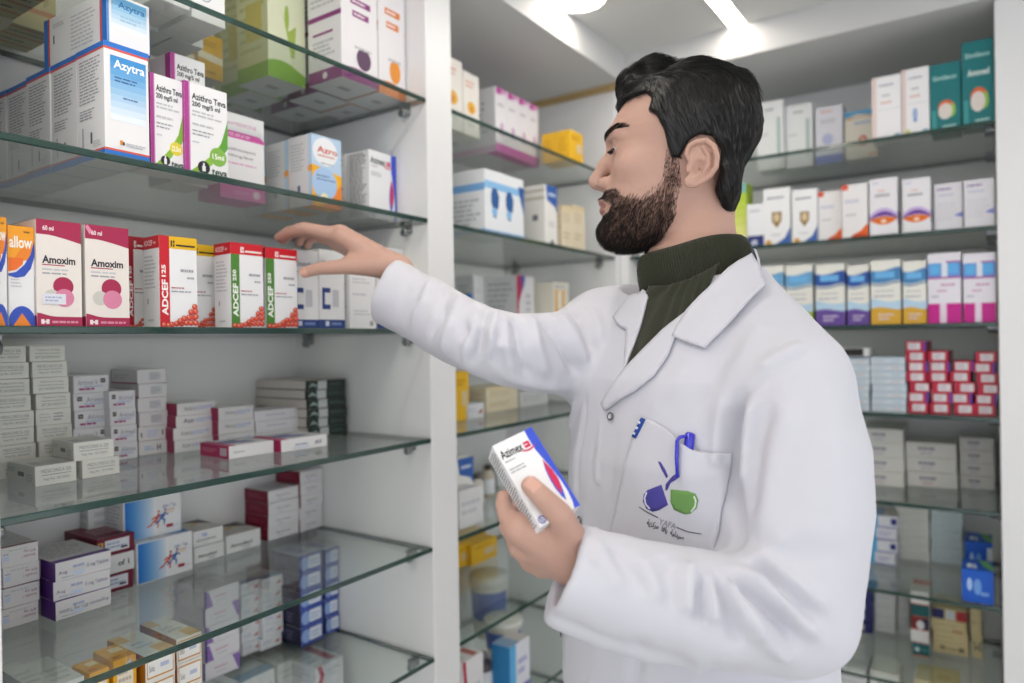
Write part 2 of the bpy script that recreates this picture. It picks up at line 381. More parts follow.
def k_orangecircle():
    fr = [R(0, 0, 1, 1, '#b9d2ea'), P([(0, .58), (1, .48), (1, 0), (0, 0)], '#f0b21e'), P([(.3, 0), (1, .36), (1, 0)], '#e8862a'), E(.45, .78, .42, '#eceef2', .2), E(.42, .33, .42, '#a9c7ea', .23), E(.4, .12, .14, '#f6efc8'), E(.4, .12, .05, '#59543a'),
          T('Azro', .18, .76, .86, .85, '#c8452f'), N(.2, .7, .85, .74, 1, '#c98a76'), N(.3, .6, .9, .63, 1, GY), N(.15, .36, .8, .46, 2, '#6f86b0', .4)]
    sd = [R(.86, 0, 1, 1, '#b9d2ea'), E(.93, .52, .1, '#e9a355'), N(.1, .5, .7, .9, 9, LG), R(.4, .2, .5, .3, '#3d4a78')]
    return '#dcdcdf', {'front': fr, 'left': sd, 'top': [R(0, 0, 1, 1, '#c4d6e8')], 'bottom': [R(0, .5, 1, 1, '#e8b06a')]}
def k_azimex(full=0):
    bl, rd = '#3f56cc', '#cf2f5a'
    fr = [P([(.81, .9999), (.797, .9), (.8, .75), (.84, .62), (.89, .49), (.925, .34), (.93, .2), (.9, .08), (.85, .0001), (.9999, .0001), (.9999, .9999)], bl),
          P([(.817, .623), (.75, .5), (.722, .38), (.722, .28), (.75, .18), (.796, .116), (.86, .24), (.9, .36), (.885, .48)], bl), P([(.817, .623), (.768, .5), (.75, .38), (.757, .28), (.785, .2), (.86, .27), (.895, .37), (.88, .48)], rd),
          T('Azimex', .045, .805, .585, .905, '#1a1a22', 1), R(.625, .81, .765, .88, rd), N(.64, .835, .75, .86, 1, '#f0e0e6'), B(lambda x: .80-.03*math.sin((x-.5)/.35*math.pi), lambda x: .809-.018*math.sin((x-.5)/.35*math.pi), rd, .5, .85),
          N(.06, .755, .42, .78, 1, GY), N(.06, .62, .56, .69, 2, GY, .35), E(.12, .06, .085, '#2f3aa4'), E(.12, .06, .06, '#e8e8ea'), T('b', .09, .04, .15, .085, '#2f3aa4')]
    sd = [N(.1, .04, .9, .97, 26, '#6c6c74', .45)]
    return '#ececee', {'front': fr, 'left': sd, 'right': [N(.1, .4, .9, .9, 8, LG)], 'bottom': [N(.2, .3, .8, .7, 3, '#b6bcd4')], 'top': [R(.7, 0, 1, 1, bl)]}
def k_low():
    fr = [R(0, .66, 1, 1, '#eda02a'), P([(.2, .66), (1, .66), (1, .82), (.5, .78)], '#e8862c'), P([(.25, .5), (.6, .52), (.9, .62), (1, .78), (1, .5)], WH), P([(0, .52), (.3, .54), (.62, .62), (.85, .72), (1, .86), (1, .7), (.86, .58), (.62, .5), (.3, .48), (0, .5)], '#3452b4'),
          P([(0, .54), (.3, .56), (.55, .62), (.6, .68), (0, .68)], '#e8702c'), T('allow', .05, .78, .92, .9, '#f4f2ea'), N(.6, .93, .95, .96, 1, '#7a5a2c'), N(.1, .38, .55, .48, 3, LG, .4),
          B(0, lambda x: .2*math.sqrt(max(0, 1-((x-.5)/.55)**2)), '#3452b4'), P([(.15, 0), (.5, .13), (.85, 0)], '#e8862c')]
    return WH, {'front': fr, 'right': [R(0, .66, 1, 1, '#eda02a')], 'left': [R(0, .8, 1, 1, '#eda02a')], 'top': [R(0, 0, 1, 1, '#eda02a')]}
def k_amoxim(v):
    mg = '#a52a50'
    fr = [R(0, 0, 1, 1, '#e3dcd6'), B(lambda x: .86-.09*max(0, x-.25)**1.3, 1, mg), T('60 ml', .14, .9, .38, .945, '#f0dfe4'), T('Amoxim', .12, .59, .86, .665, '#28262e', 1.5), R(.12, .572, .62, .582, mg), N(.12, .52, .92, .55, 1, LG), N(.12, .48, .9, .515, 1, GY, .4),
          E(.58, .38, .23, mg), E(.32, .28, .17, '#c6c4be'), E(.6, .27, .22, '#d3819f'),
          B(0, lambda x: .09+.035*math.exp(-((x-0)/.22)**2), mg), R(.08, .02, .15, .065, '#efe0e4'), R(.19, .02, .26, .065, '#efe0e4'), R(.11, .035, .22, .05, '#efe0e4'), N(.32, .02, .9, .06, 1, '#d78ba4')]
    if v: fr.append(P([(.0, .97), (.1, .9), (.16, .94), (.05, 1)], '#d98aa6'))
    sd = [R(0, 0, 1, .1, mg), N(.1, .3, .9, .8, 12, LG)]
    return '#dfd9d4', {'front': fr, 'left': sd, 'right': sd, 'top': [R(0, 0, 1, 1, '#d9d4d0'), R(0, 0, 1, .12, mg)]}
def berries(c0):
    out = []; r = random.Random(5)
    pts = [(.3, .02), (.42, .03), (.55, .03), (.68, .04), (.8, .04), (.93, .04), (.62, .09), (.75, .1), (.88, .1), (.97, .11), (.8, .16), (.92, .17), (.9, .22), (.2, .01), (.08, .015), (.5, .06)]
    for i, (x, y) in enumerate(pts):
        out += [E(min(.93, x), y+.01, .075, '#b8302c'), E(min(.93, x), y+.015, .052, '#d9604a'), E(min(.93, x)-.015, y+.022, .02, '#efb89a')]
    return out
def k_adcef(num, strip, head, logo):
    rd = '#c4202e'
    fr = [R(0, .865, 1, 1, head), R(.3, .885, .34, .955, logo), R(.36, .925, .4, .955, logo), R(.36, .885, .4, .915, logo), R(.44, .895, .95, .915, logo), R(0, 0, .26, 1 if head != rd else .865, strip), T('ADCEF', .055, .13, .215, .52, '#f0f0ee', 1.5, 90), T(num, .055, .55, .16, .68, '#f0f0ee', 1.5, 90),
          N(.55, .6, .96, .66, 1, GY, .5), N(.72, .53, .96, .57, 1, GY, .5), N(.3, .42, .8, .45, 1, '#b06a70', .5), N(.3, .38, .92, .41, 1, GY, .5)]+berries(rd)
    sd = [R(0, .865, 1, 1, rd), T('ADCEF', .08, .9, .62, .96, '#f2d9da'), N(.68, .9, .86, .95, 1, '#e9b8bb'), N(.12, .42, .85, .8, 9, LG, .4), R(.28, .26, .34, .32, GY), R(.62, .26, .63, .4, LG), N(.3, .06, .7, .1, 1, LG)]
    return WH, {'front': fr, 'left': sd, 'right': sd, 'top': [R(0, 0, 1, 1, rd)]}
def k_blueC():
    nv = '#27407f'
    fr = [R(0, 0, 1, .12, nv), R(.22, .04, .36, .1, '#c9d3e6'), R(.45, .05, .85, .085, '#6f86b8'), R(.1, .25, .2, .52, nv), R(.1, .46, .42, .52, nv), R(.1, .25, .42, .31, nv), R(.5, .28, .75, .5, '#c3c4ca'), T('Zinacef', .1, .8, .7, .86, '#3e4a6c', 0), N(.1, .7, .8, .75, 1, LG)]
    return WH, {'front': fr, 'left': [R(0, 0, 1, .12, nv), N(.1, .3, .9, .9, 10, LG)], 'right': [N(.1, .3, .9, .9, 10, LG)]}
def k_plaintall(c=None):
    fr = [N(.1, .68, .85, .78, 2, LG, .35), N(.1, .5, .9, .55, 1, LG), N(.15, .2, .8, .3, 2, LG, .4), E(.82, .09, .08, GY)]
    if c: fr += [R(.72, .55, 1, .9, c), R(0, 0, 1, .08, '#27407f')]
    return WH, {'front': fr, 'left': [N(.15, .3, .85, .85, 8, LG)]}
def k_green():
    fr = [R(0, 0, 1, 1, '#dfe3c4'), B(0, lambda x: .1+.05*math.sin(x*3+.5), '#7fae34'), E(.5, .5, .06, '#9cb84a', .1), P([(.25, .6), (.45, .46), (.6, .2), (.7, .2), (.75, .46), (.55, .4), (.4, .5)], '#a4bb58'), R(.2, .82, .78, .88, '#7fae34'), R(.25, .7, .75, .76, '#86b04a'), N(.25, .83, .7, .87, 1, '#e5ecd0'), E(.45, .98, .3, '#6a8a4a', .025)]
    sd = [R(0, 0, 1, 1, '#cdd0a0'), R(0, 0, 1, .12, '#86ac44'), N(.1, .2, .9, .95, 9, '#b6bb84', .4), R(.3, .3, .8, .6, '#c6bd6a')]
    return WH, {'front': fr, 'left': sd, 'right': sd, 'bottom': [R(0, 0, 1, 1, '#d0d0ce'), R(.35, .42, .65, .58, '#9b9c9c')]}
def k_fruit(c, c2):
    fr = [B(0, lambda x: .09+.02*math.sin(x*4), c), E(.6, .2, .2, c2, .09), R(.25, .62, .8, .67, c), R(.3, .52, .75, .57, c), N(.3, .63, .75, .66, 1, '#f0e4ec'), N(.34, .53, .7, .56, 1, '#f0e4ec'), E(.52, .84, .3, c, .06), E(.52, .84, .22, '#e9c9a8', .035), N(.35, .26, .9, .3, 1, LG)]
    sd = [R(0, 0, 1, .1, c), E(.5, .05, .07, '#e9e4e6'), R(0, .5, 1, .54, c), R(.15, .38, .75, .4, c), N(.15, .2, .8, .34, 4, LG), N(.1, .6, .9, .95, 8, LG, .4)]
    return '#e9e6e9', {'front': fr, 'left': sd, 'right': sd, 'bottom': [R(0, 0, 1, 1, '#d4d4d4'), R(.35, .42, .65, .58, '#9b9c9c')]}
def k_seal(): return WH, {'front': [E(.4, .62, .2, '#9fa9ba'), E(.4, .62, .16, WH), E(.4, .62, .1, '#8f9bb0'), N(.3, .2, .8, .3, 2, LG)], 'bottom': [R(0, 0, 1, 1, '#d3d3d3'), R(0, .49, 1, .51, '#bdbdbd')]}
def k_olive():
    b = [R(0, 0, 1, 1, '#a39c6c'), R(0, .2, 1, .26, '#a0633c'), R(0, .55, 1, .61, '#a0633c'), R(0, .88, 1, .94, '#a0633c'), N(.08, .34, .9, .44, 1, '#5d5a44'), N(.08, .7, .9, .8, 1, '#5d5a44'), E(.5, .4, .05, '#5d4a34')]
    return '#b8b07c', {'bottom': b, 'front': b, 'left': b}
def k_yellowglint(): return '#d2a52c', {'front': [B(lambda x: .42-.06*x, lambda x: .58-.06*x, '#ded6c0'), N(.2, .7, .8, .85, 2, '#a8812c'), R(.3, .1, .7, .16, '#a8812c')], 'left': [R(.88, 0, 1, 1, '#e4d9b8'), N(.1, .2, .8, .9, 8, '#b58f30')], 'bottom': [R(0, 0, 1, 1, '#c2c0b8')]}  # pale band and strip put a gloss highlight into the yellow colour
# flat cartons, seen end-on in stacks
def k_endtext(v=0, c='#828a88'):
    a = [T('MEDICORECA 250', .14, .62, .86, .8, c, 0), R(.14, .5, .86, .53, c), T('Reg No. 1812/024', .2, .22, .82, .38, c, 0)]
    b = [T('Medicorel 7a Reg', .2, .64, .84, .8, c, 0), R(.14, .5, .86, .53, c), T('EXT 2013/INST/0174', .16, .2, .84, .36, c, 0)]
    e = [N(.1, .2, .45, .8, 3, LG, .3), N(.5, .2, .8, .8, 3, GY, .45)]
    return '#dfded8', {'front': [a, b, e][v], 'left': [R(.4, .4, .62, .62, '#77797a'), N(.05, .55, .35, .8, 3, LG), N(.7, .2, .95, .6, 3, LG)], 'top': [R(.1, .15, .35, .5, LG), N(.4, .1, .95, .5, 4, LG)]}
def k_endicon(v=0):
    x = (.76, .1)[v % 2]; nm = ['Artimox V', 'Arimed', 'Astom R', 'Alimex'][v % 4]
    fr = [T(nm, .12 if v % 2 == 0 else .35, .45, .68 if v % 2 == 0 else .92, .75, '#878fa6', 0), R(x, .55, x+.14, .8, '#4c4448'), R(x+.02, .65, x+.12, .7, '#b9a9ae'), N(.15, .12, .8, .32, 1, '#a2447a', .6), N(.3, .3, .9, .42, 1, '#9fb3d9')]
    return '#dedce0', {'front': fr, 'left': [N(.1, .2, .9, .8, 3, LG)], 'right': [R(0, 0, 1, 1, '#c9bfc6')]}
def k_endred(v=0):
    fr = [[R(.4, .2, .8, .8, '#c9c9ce'), N(.42, .25, .78, .75, 3, GY, .4)], [T('H', .62, .25, .75, .7, '#34343c'), N(.2, .3, .55, .65, 2, '#9fb3d9')], [R(.08, .25, .12, .6, '#34343c'), R(.82, .3, .86, .7, '#34343c'), N(.3, .2, .7, .75, 3, '#b5bfdc')]][v % 3]
    return '#dbd8da', {'front': fr, 'left': [R(0, 0, 1, .08, '#a14467'), N(.1, .3, .7, .7, 2, LG)], 'top': [R(0, 0, 1, .1, LG)], 'bottom': [R(0, 0, 1, 1, '#a14467')]}
def k_azir(v=0):
    nm = ['Azitrin', 'Azir', 'Azitro', 'Azir', 'Azitrey'][v % 5]
    fr = [T(nm, .18, .35, .48, .72, '#6f7080', v % 2), N(.5, .35, .85, .7, 2, '#9fb0d8', .5), E(.86, .6, .04, '#b9c4e2')]
    return '#e2e0e1', {'front': fr, 'left': [R(0, 0, 1, 1, '#9c2a52')], 'top': [R(0, 0, .2, 1, '#c9c4c8')]}
def k_flatpink(v=0):
    fr = [[N(.1, .35, .35, .6, 1, LG)], [T('AV', .72, .3, .88, .65, '#3f3f4e'), N(.3, .35, .7, .6, 1, '#8e99bc'), N(.25, .15, .6, .3, 1, '#b9c4e2')]][v]
    sd = [R(0, 0, 1, 1, '#b02c5c'), N(.08, .35, .6, .7, 2, '#d98cab', .35), R(.68, .15, .95, .85, '#d9d9dd')]
    sd = sd[:2]+[R(.7, .2, .93, .8, '#c9b4c0')] if v == 0 else [R(0, 0, 1, 1, '#b02c5c'), R(.6, .3, .75, .7, '#e0b9c8')]
    return '#e9e7e9', {'front': fr, 'left': sd, 'top': [P([(.2, .3), (.75, .2), (.6, .8), (.1, .7)], '#7d83b4'), R(0, 0, .16, 1, '#c4527c'), R(.5, .5, .9, .6, '#cfd3e2')]}
def k_purpleband(v=0): return '#e0dee4', {'front': [R(.84, 0, .95, 1, '#6f4fae'), T('Azomycin', .2, .4, .58, .65, '#7f84a6', 0)], 'left': [N(.1, .3, .9, .7, 2, LG)], 'right': [R(0, 0, 1, 1, '#d2c9e0')]}
def k_darkgreen(v=0):
    fr = [R(0, 0, 1, 1, '#28332f'), R(.24, .05, .48, .95, '#bfc2c2'), P([(0, .3), (.1, .8), (.2, .2), (.22, .5), (.1, .4)], '#8fa39a'), N(.55, .3, .95, .7, 2, '#51625a')]
    return '#cfc8c0', {'front': fr, 'left': [R(0, 0, 1, .1, '#5a4f4b'), R(.95, 0, 1, 1, '#28332f')], 'top': [R(0, 0, 1, 1, '#bdb3ab')], 'right': [R(0, 0, 1, 1, '#28332f')]}
def k_redtext(v=0): return '#dcd9da', {'front': [T('Amoxidin 1', .55, .3, .92, .45, '#9c4a66', 0, 180), T('875 mg', .6, .55, .92, .72, '#9c4a66', 0, 180), R(.04, .3, .2, .55, '#c3d0e6'), N(.05, .6, .25, .7, 1, '#9aa2c2'), N(.2, .75, .8, .85, 1, LG)], 'left': [N(.1, .2, .9, .8, 3, LG)], 'top': [N(.1, .1, .9, .9, 6, LG, .3), R(0, 0, 1, .06, '#8c4a5c')]}
def k_augm(v=0):
    tx = [T('Aug', .05, .3, .2, .52, '#64648a', 0), T('5 mg Tablets', .55, .35, .95, .6, '#64648a', 0)] if v < 2 else [T('Augmentin 875 mg Tablets', .06, .3, .95, .55, '#64648a', 0, 180)]
    fr = tx+[N(.3, .5, .55, .75, 1, '#a9b5d6'), N(.1, .1, .65, .22, 1, LG), R(.3, .15, .5, .35, '#cfdcf0')]
    return '#e3e1e4', {'front': fr, 'left': [R(0, 0, 1, 1, '#dddbdc'), R(.62, 0, 1, 1, '#5c2c88'), N(.06, .1, .5, .8, 2, LG)], 'top': [R(0, 0, 1, .13, '#6b4a98'), N(.1, .25, .9, .95, 7, '#a9aaa6', .3)]}
def k_maroon(v=0):
    mr = '#6b1a33'
    if v == 1: return '#dcdadb', {'front': [T('of 1', .55, .35, .85, .65, '#2e2e34'), N(.05, .2, .4, .7, 2, '#b9c4dc')], 'left': [R(0, 0, 1, 1, mr)]}
    return mr, {'front': [R(.2, .2, .85, .85, '#d5d6de'), N(.25, .35, .8, .75, 2, '#97a3c4', .5), R(.02, .5, .16, .8, '#d9a12c'), R(.05, .55, .1, .75, '#2c3a8c'), R(.62, .3, .8, .4, '#34343c')], 'top': [N(.25, .3, .9, .7, 3, '#b98f9e', .6), R(.05, .04, .95, .07, '#c79aa8')], 'left': [N(.2, .3, .8, .7, 2, '#b98f9e')]}
def runner(x, y, s, c):
    q = lambda pts: P([(x+a*s*.62, y+b*s) for a, b in pts], c)
    return [E(x+.3*s*.62, y+.93*s, .06*s*.62, c, .07*s), q([(.05, .55), (.25, .85), (.36, .8), (.22, .5)]), q([(.22, .8), (.5, .66), (.48, .6), (.25, .7)]), q([(.1, .75), (-.12, .62), (-.1, .56), (.14, .66)]),
            q([(.06, .56), (.3, .4), (.26, .12), (.2, .12), (.2, .36), (.02, .46)]), q([(.08, .52), (-.1, .3), (-.38, .2), (-.38, .26), (-.15, .38), (.0, .55)])]
def k_runner():
    fr = G(.02, .02, .55, .98, '#1f6fc4', '#e3e7ec', 12, True)+[R(0, 0, .02, 1, '#d9dde2')]+runner(.5, .14, .5, '#c9573c')+runner(.62, .2, .46, '#3569b4')+[T('Aulo / Tain', .66, .68, .9, .76, '#55689a', 0), R(.7, .6, .88, .62, '#e0a07a'), R(.68, .54, .86, .56, '#e0c09a'), R(.72, .16, .84, .24, '#a3324c'), N(.86, .16, .97, .2, 1, LG)]
    return '#e3e3e6', {'front': fr, 'left': [N(.1, .1, .9, .9, 9, LG)], 'top': G(.5, .1, .98, .9, '#e3e3e6', '#2f78c4', 6, True)+[N(.1, .2, .5, .6, 2, '#8fa7c8')]}
def k_almira(v=0): return '#e3e2e3', {'front': [T(['almiramen', 'Amoxibad'][v], .12, .3, .74, .5, '#34343e', v)]+([E(.4, .68, .06, '#aab2dc'), E(.32, .72, .05, '#c0b6e0'), N(.3, .12, .6, .2, 1, LG)] if v == 0 else [N(.45, .1, .75, .24, 2, GY)]), 'left': [N(.1, .2, .9, .8, 4, LG)], 'top': [R(0, 0, 1, 1, '#d6d1cb'), P([(.4, 1), (1, 1), (1, .45)], '#4a3c3a'), P([(.4, .5), (.7, .62), (.66, .72), (.4, .66)], '#d8b060'), N(.05, .1, .5, .5, 3, LG)]}
def k_marwhite(v=0): return '#dfdcdf', {'front': [T('Aprovasc', .25, .4, .72, .62, '#54545f', 0), N(.3, .15, .6, .3, 1, '#a9b1d0')], 'left': [R(0, 0, 1, 1, '#7d1a34'), N(.15, .3, .85, .7, 2, '#a84a62', .4)], 'top': [N(.2, .2, .8, .8, 3, LG)]}
def k_yellowsm(v=0): return '#e0a11c', {'front': [R(.15, .2, .85, .75, '#e2d8c2'), N(.2, .3, .8, .7, 2, '#b9a9a0', .5), P([(.5, .8), (.75, .95), (.8, .7)], '#c9c2d4')], 'top': [R(.1, .1, .5, .3, '#c8801c'), R(.4, .5, .9, .8, '#e8d9b0')]}
def k_orangeframe(v=0): return '#e3e0da', {'front': [R(.05, .1, .95, .9, '#c2842c'), R(.075, .16, .925, .84, '#e6e4e0'), T('Solus', .12, .35, .3, .6, '#4c4c56', 0), N(.5, .35, .8, .65, 1, '#a9b1d0')], 'left': [R(0, 0, 1, 1, '#b3711c')], 'top': [R(.5, 0, 1, .3, '#dcb678'), R(0, .7, .4, 1, '#dcb678'), N(.2, .3, .8, .6, 2, LG)]}
def k_purptri(v=0): return '#e3dfe6', {'front': [P([(0, .05), (.2, .05), (.06, .95), (0, .95)], '#8f6fb8') if v == 0 else P([(.78, .95), (1, .95), (1, .05), (.95, .05)], '#8f6fb8'), N(.25, .5, .75, .62, 1, '#c98ab0'), N(.3, .25, .7, .35, 1, LG)], 'left': [R(0, 0, 1, 1, '#d2ccd6'), R(.94, 0, 1, 1, '#5c3a98'), N(.2, .2, .8, .8, 4, LG)], 'top': [N(.1, .1, .9, .9, 5, LG)]}
def k_redarrow(v=0): return '#e0e0e4', {'front': [P([(.62, .35), (.9, .62), (.86, .3)], '#b8483c'), N(.1, .4, .55, .75, 2, '#a9b1d0', .4), N(.1, .12, .5, .26, 1, LG)], 'top': [R(0, 0, 1, .3, '#9cb9d6')], 'left': [N(.1, .2, .9, .8, 3, LG)]}
def k_bluecap(v=0): return '#dfe1ea', {'front': [R(0, 0, 1, 1, '#3d52a4'), E(.22, .5, .2, '#8fa9dc', .38), R(.38, .18, .92, .86, '#dfe3ee'), N(.44, .3, .86, .7, 2, '#9fb3d9', .5)], 'left': [R(0, 0, 1, 1, '#23233c'), N(.15, .2, .8, .8, 3, '#5c5c80')], 'top': [R(0, 0, 1, 1, '#c9cfe0'), R(.1, .2, .6, .8, '#8b93bd')]}
def k_redstripe(v=0): return '#dcdadc', {'front': [P([(.05, 0), (.16, .5), (.05, 1), (.2, 1), (.3, .5), (.2, 0)], '#b03a4c'), N(.4, .3, .9, .7, 2, LG)], 'top': [R(.6, .1, .85, .9, '#b8706f'), N(.1, .2, .5, .8, 3, LG)], 'left': [N(.1, .2, .9, .8, 3, LG)]}
def k_grey(v=0): return '#d7d7d8', {'front': [N(.1, .3, .9, .75, 2, LG, .5)], 'top': [N(.1, .1, .9, .6, 3, LG)], 'left': [N(.1, .3, .9, .7, 2, LG)]}
# middle and back cabinet cartons
def k_flower(): return '#ebe6e0', {'front': [N(.15, .75, .85, .88, 2, '#d9a58c', .5), E(.5, .45, .26, '#e8b23c', .1), E(.5, .43, .1, '#d88a2c', .05), N(.2, .15, .8, .2, 1, '#9fc2b4')], 'left': [N(.1, .2, .9, .9, 8, LG)]}
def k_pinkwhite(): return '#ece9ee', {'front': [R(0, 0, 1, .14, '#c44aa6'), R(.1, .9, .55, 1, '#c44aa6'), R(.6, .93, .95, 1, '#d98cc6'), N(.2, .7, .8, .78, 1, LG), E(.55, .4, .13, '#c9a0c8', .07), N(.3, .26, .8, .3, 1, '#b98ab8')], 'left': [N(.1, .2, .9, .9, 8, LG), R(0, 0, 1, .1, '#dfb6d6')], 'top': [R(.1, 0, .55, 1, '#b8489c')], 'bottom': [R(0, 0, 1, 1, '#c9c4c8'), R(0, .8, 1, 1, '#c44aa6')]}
def k_yellow2(): return '#ecb92c', {'front': [R(.5, .3, .9, .6, '#d9c39c'), N(.1, .7, .8, .85, 2, '#c48a1c')], 'left': [N(.2, .3, .8, .8, 4, '#d9a11c')]}
def k_face():
    fa = lambda x: [P([(x-.1, .62), (x-.06, .72), (x+.04, .72), (x+.1, .6), (x+.08, .42), (x+.02, .36), (x+.02, .24), (x-.06, .26), (x-.06, .4), (x-.1, .48)], '#2f5e9c'), E(x-.02, .34, .07, '#8fc0e6', .07)]
    return '#e9ecf0', {'front': [R(0, .7, 1, .82, '#8fc0ea')]+fa(.25)+fa(.62)+[P([(.85, .86), (1, .86), (1, .4), (.9, .66)], '#2f5ca4'), R(0, 0, 1, .04, '#7fb2e6')], 'left': [R(0, .66, 1, .78, '#7fb2e6'), N(.1, .1, .9, .55, 6, LG), R(0, 0, 1, .05, '#7fb2e6')]}
def k_navycorner(): return '#eceae6', {'front': [P([(.1, 1), (1, 1), (1, .55), (.8, .66), (.2, .74)], '#3a62ac'), N(.3, .8, .9, .9, 1, '#c9d6ea'), P([(.3, 0), (.75, 0), (.6, .1)], '#2a3c50'), N(.3, .3, .8, .4, 2, LG)], 'left': [R(.4, .4, .65, .5, '#77757a'), R(0, .75, 1, .8, '#c9c4b8'), R(0, .88, 1, .92, '#c9c4b8')]}
def k_cream(): return '#e3d6bc', {'front': [N(.1, .6, .9, .85, 3, '#cdbb95', .5), N(.1, .2, .8, .4, 2, '#cdbb95'), R(0, .9, 1, 1, '#e0cca4')], 'left': [N(.1, .3, .9, .8, 4, '#cdbb95')]}
def k_redleaf(): return '#e6e4e8', {'front': [P([(0, 1), (.25, 1), (.3, .72), (.12, .5), (.06, 0), (0, 0)], '#b93a5c'), P([(.25, 1), (.5, 1), (.4, .8), (.3, .72)], '#4c5fae'), N(.5, .2, .9, .7, 4, LG)], 'left': [N(.1, .2, .9, .9, 7, LG)]}
def k_stripes(): return '#e9e4d6', {'front': [R(.08, 0, .25, .85, '#e2a844'), R(.55, 0, .72, .85, '#e2a844'), R(.3, .1, .52, .42, '#3d5a4a'), R(.76, .1, .98, .4, '#44605c'), N(.1, .88, .9, .96, 1, LG)], 'left': []}
def k_teal(tall=0):
    t = '#1f7478'; y = .44 if tall else .4
    return t, {'front': [T('Similaco', .1, .8 if tall else .75, .88, .86 if tall else .82, '#a9d2ce'), ]+([T('Amoved', .18, .58, .86, .66, '#e4efec')] if tall else [])+[E(.55, .3, .27, '#e0b23c', .13), E(.52, .33, .25, '#d9693c', .11), E(.66, .27, .18, '#8fbb44', .1), E(.5, .27, .23, '#dcd3cc', .12), R(.05, .02, .2, .3, '#3f9696'), N(.4, .02, .9, .07, 1, '#a9d2ce')],
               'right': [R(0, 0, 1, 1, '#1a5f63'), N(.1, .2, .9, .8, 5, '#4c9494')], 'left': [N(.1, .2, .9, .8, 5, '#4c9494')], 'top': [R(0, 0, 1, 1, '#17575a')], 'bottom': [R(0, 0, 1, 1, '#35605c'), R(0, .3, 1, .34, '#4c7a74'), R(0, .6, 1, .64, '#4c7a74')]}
def k_whitelines(v=0):
    fr = [R(0, 0, .16, 1, '#e4d0cc'), N(.25, .83, .9, .88, 1, '#9aa0ae'), N(.35, .66, .7, .72, 1, LG), N(.3, .55, .85, .6, 1, '#d9a89c'), R(.2, .46, .98, .465, LG), E(.85, .03, .1, '#8fb2c4', .03)]
    if v: fr += [R(.42, .18, .55, .38, '#7f9fd0'), E(.48, .3, .1, '#9fb6da', .05), E(.2, .05, .1, '#c9d07a', .03)]
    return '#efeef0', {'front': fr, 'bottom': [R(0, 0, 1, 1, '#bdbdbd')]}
def k_slim(): return '#eceeef', {'front': [N(.3, .85, .75, .9, 1, GY), R(.76, .15, .88, .75, '#a9c0bc'), N(.1, .5, .6, .54, 1, LG)], 'left': [R(0, 0, 1, 1, '#cfd8d6')]}
def k_bluebase(): return '#e4e4ee', {'front': [R(0, 0, 1, .14, '#6678cc'), N(.2, .88, .8, .94, 1, '#e0a89c'), E(.45, .42, .2, '#b9bfe2', .1), N(.2, .7, .8, .78, 2, LG)]}
def k_pale(): return '#e3ddd0', {'front': [P([(0, .86), (.4, .93), (1, .86), (1, 1), (0, 1)], '#5fa6d6'), P([(.1, .82), (.5, .88), (1, .82), (1, .86), (0, .86)], '#e0a060'), E(.55, .36, .14, '#c46a4c', .12), E(.55, .38, .06, '#e8c9b4', .05), N(.3, .7, .9, .78, 1, '#8fa6d0'), R(.7, .04, 1, .1, '#dca27c')]}
def k_crest(): return '#eff0f2', {'front': [N(.15, .8, .8, .86, 1, '#7c828e'), P([(.32, .58), (.68, .58), (.68, .42), (.5, .3), (.32, .42)], '#8c6a34'), E(.5, .48, .12, '#d8c49c', .08), N(.3, .16, .7, .2, 1, LG), P([(.4, 0), (1, 0), (1, .3), (.8, .12)], '#3a66b0'), E(.18, .05, .12, '#d9a04a', .05)]}
def k_orangewave(v=0): return '#ebe9ea', {'front': [P([(.25, 0), (1, 0), (1, .26), (.75, .14)], '#e8641c'), P([(.25, 0), (.5, .08), (.9, .06), (1, 0)], '#c8481c'), N(.1, .65, .85, .72, 2, '#b4b6d6', .5), R(0, .9, .25, 1, '#e0563c'), N(.15, .4, .7, .46, 1, LG)], 'left': [R(0, .88, 1, 1, '#e0563c')], 'bottom': [R(0, 0, 1, 1, '#7f86c4'), R(.4, 0, .8, 1, '#d9744c')]}
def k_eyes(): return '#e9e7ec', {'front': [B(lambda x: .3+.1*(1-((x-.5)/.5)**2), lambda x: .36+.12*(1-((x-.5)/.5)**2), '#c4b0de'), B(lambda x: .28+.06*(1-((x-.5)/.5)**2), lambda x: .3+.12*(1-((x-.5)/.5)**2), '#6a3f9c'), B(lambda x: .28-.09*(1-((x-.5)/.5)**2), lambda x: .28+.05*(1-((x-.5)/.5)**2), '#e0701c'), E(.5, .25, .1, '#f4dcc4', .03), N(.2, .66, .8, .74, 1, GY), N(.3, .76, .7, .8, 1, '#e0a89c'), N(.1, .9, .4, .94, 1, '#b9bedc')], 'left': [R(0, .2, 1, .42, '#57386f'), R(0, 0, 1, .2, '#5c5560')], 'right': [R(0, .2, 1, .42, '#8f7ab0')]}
def k_palepurple(v=0): return '#dedce2', {'front': [N(.1, .84, .8, .92, 1, '#8f7aa8'), N(.15, .72, .75, .78, 1, '#b9b9d2'), N(.1, .2, .9, .6, 6, '#c6c6cc', .3), P([(.7, .3), (1, .26), (1, .38), (.8, .34)], '#7f86cc')]}
def k_limebox(): return '#d5dc7c', {'front': G(0, .1, 1, .85, '#eceb9c', '#b4cf3c', 6)+[R(0, .85, 1, 1, '#7fb9b4'), E(.35, .14, .35, '#e88a3c', .14), E(.4, .06, .2, '#c9a0c0', .07)], 'right': [R(0, 0, 1, 1, '#a9c434')]}
def k_navysm(): return '#eef0f4', {'front': [R(0, 0, 1, .26, '#26347a'), P([(.2, .05), (.6, .05), (.6, .16), (.3, .16)], '#c9cfe4'), N(.15, .8, .8, .88, 1, LG)]}
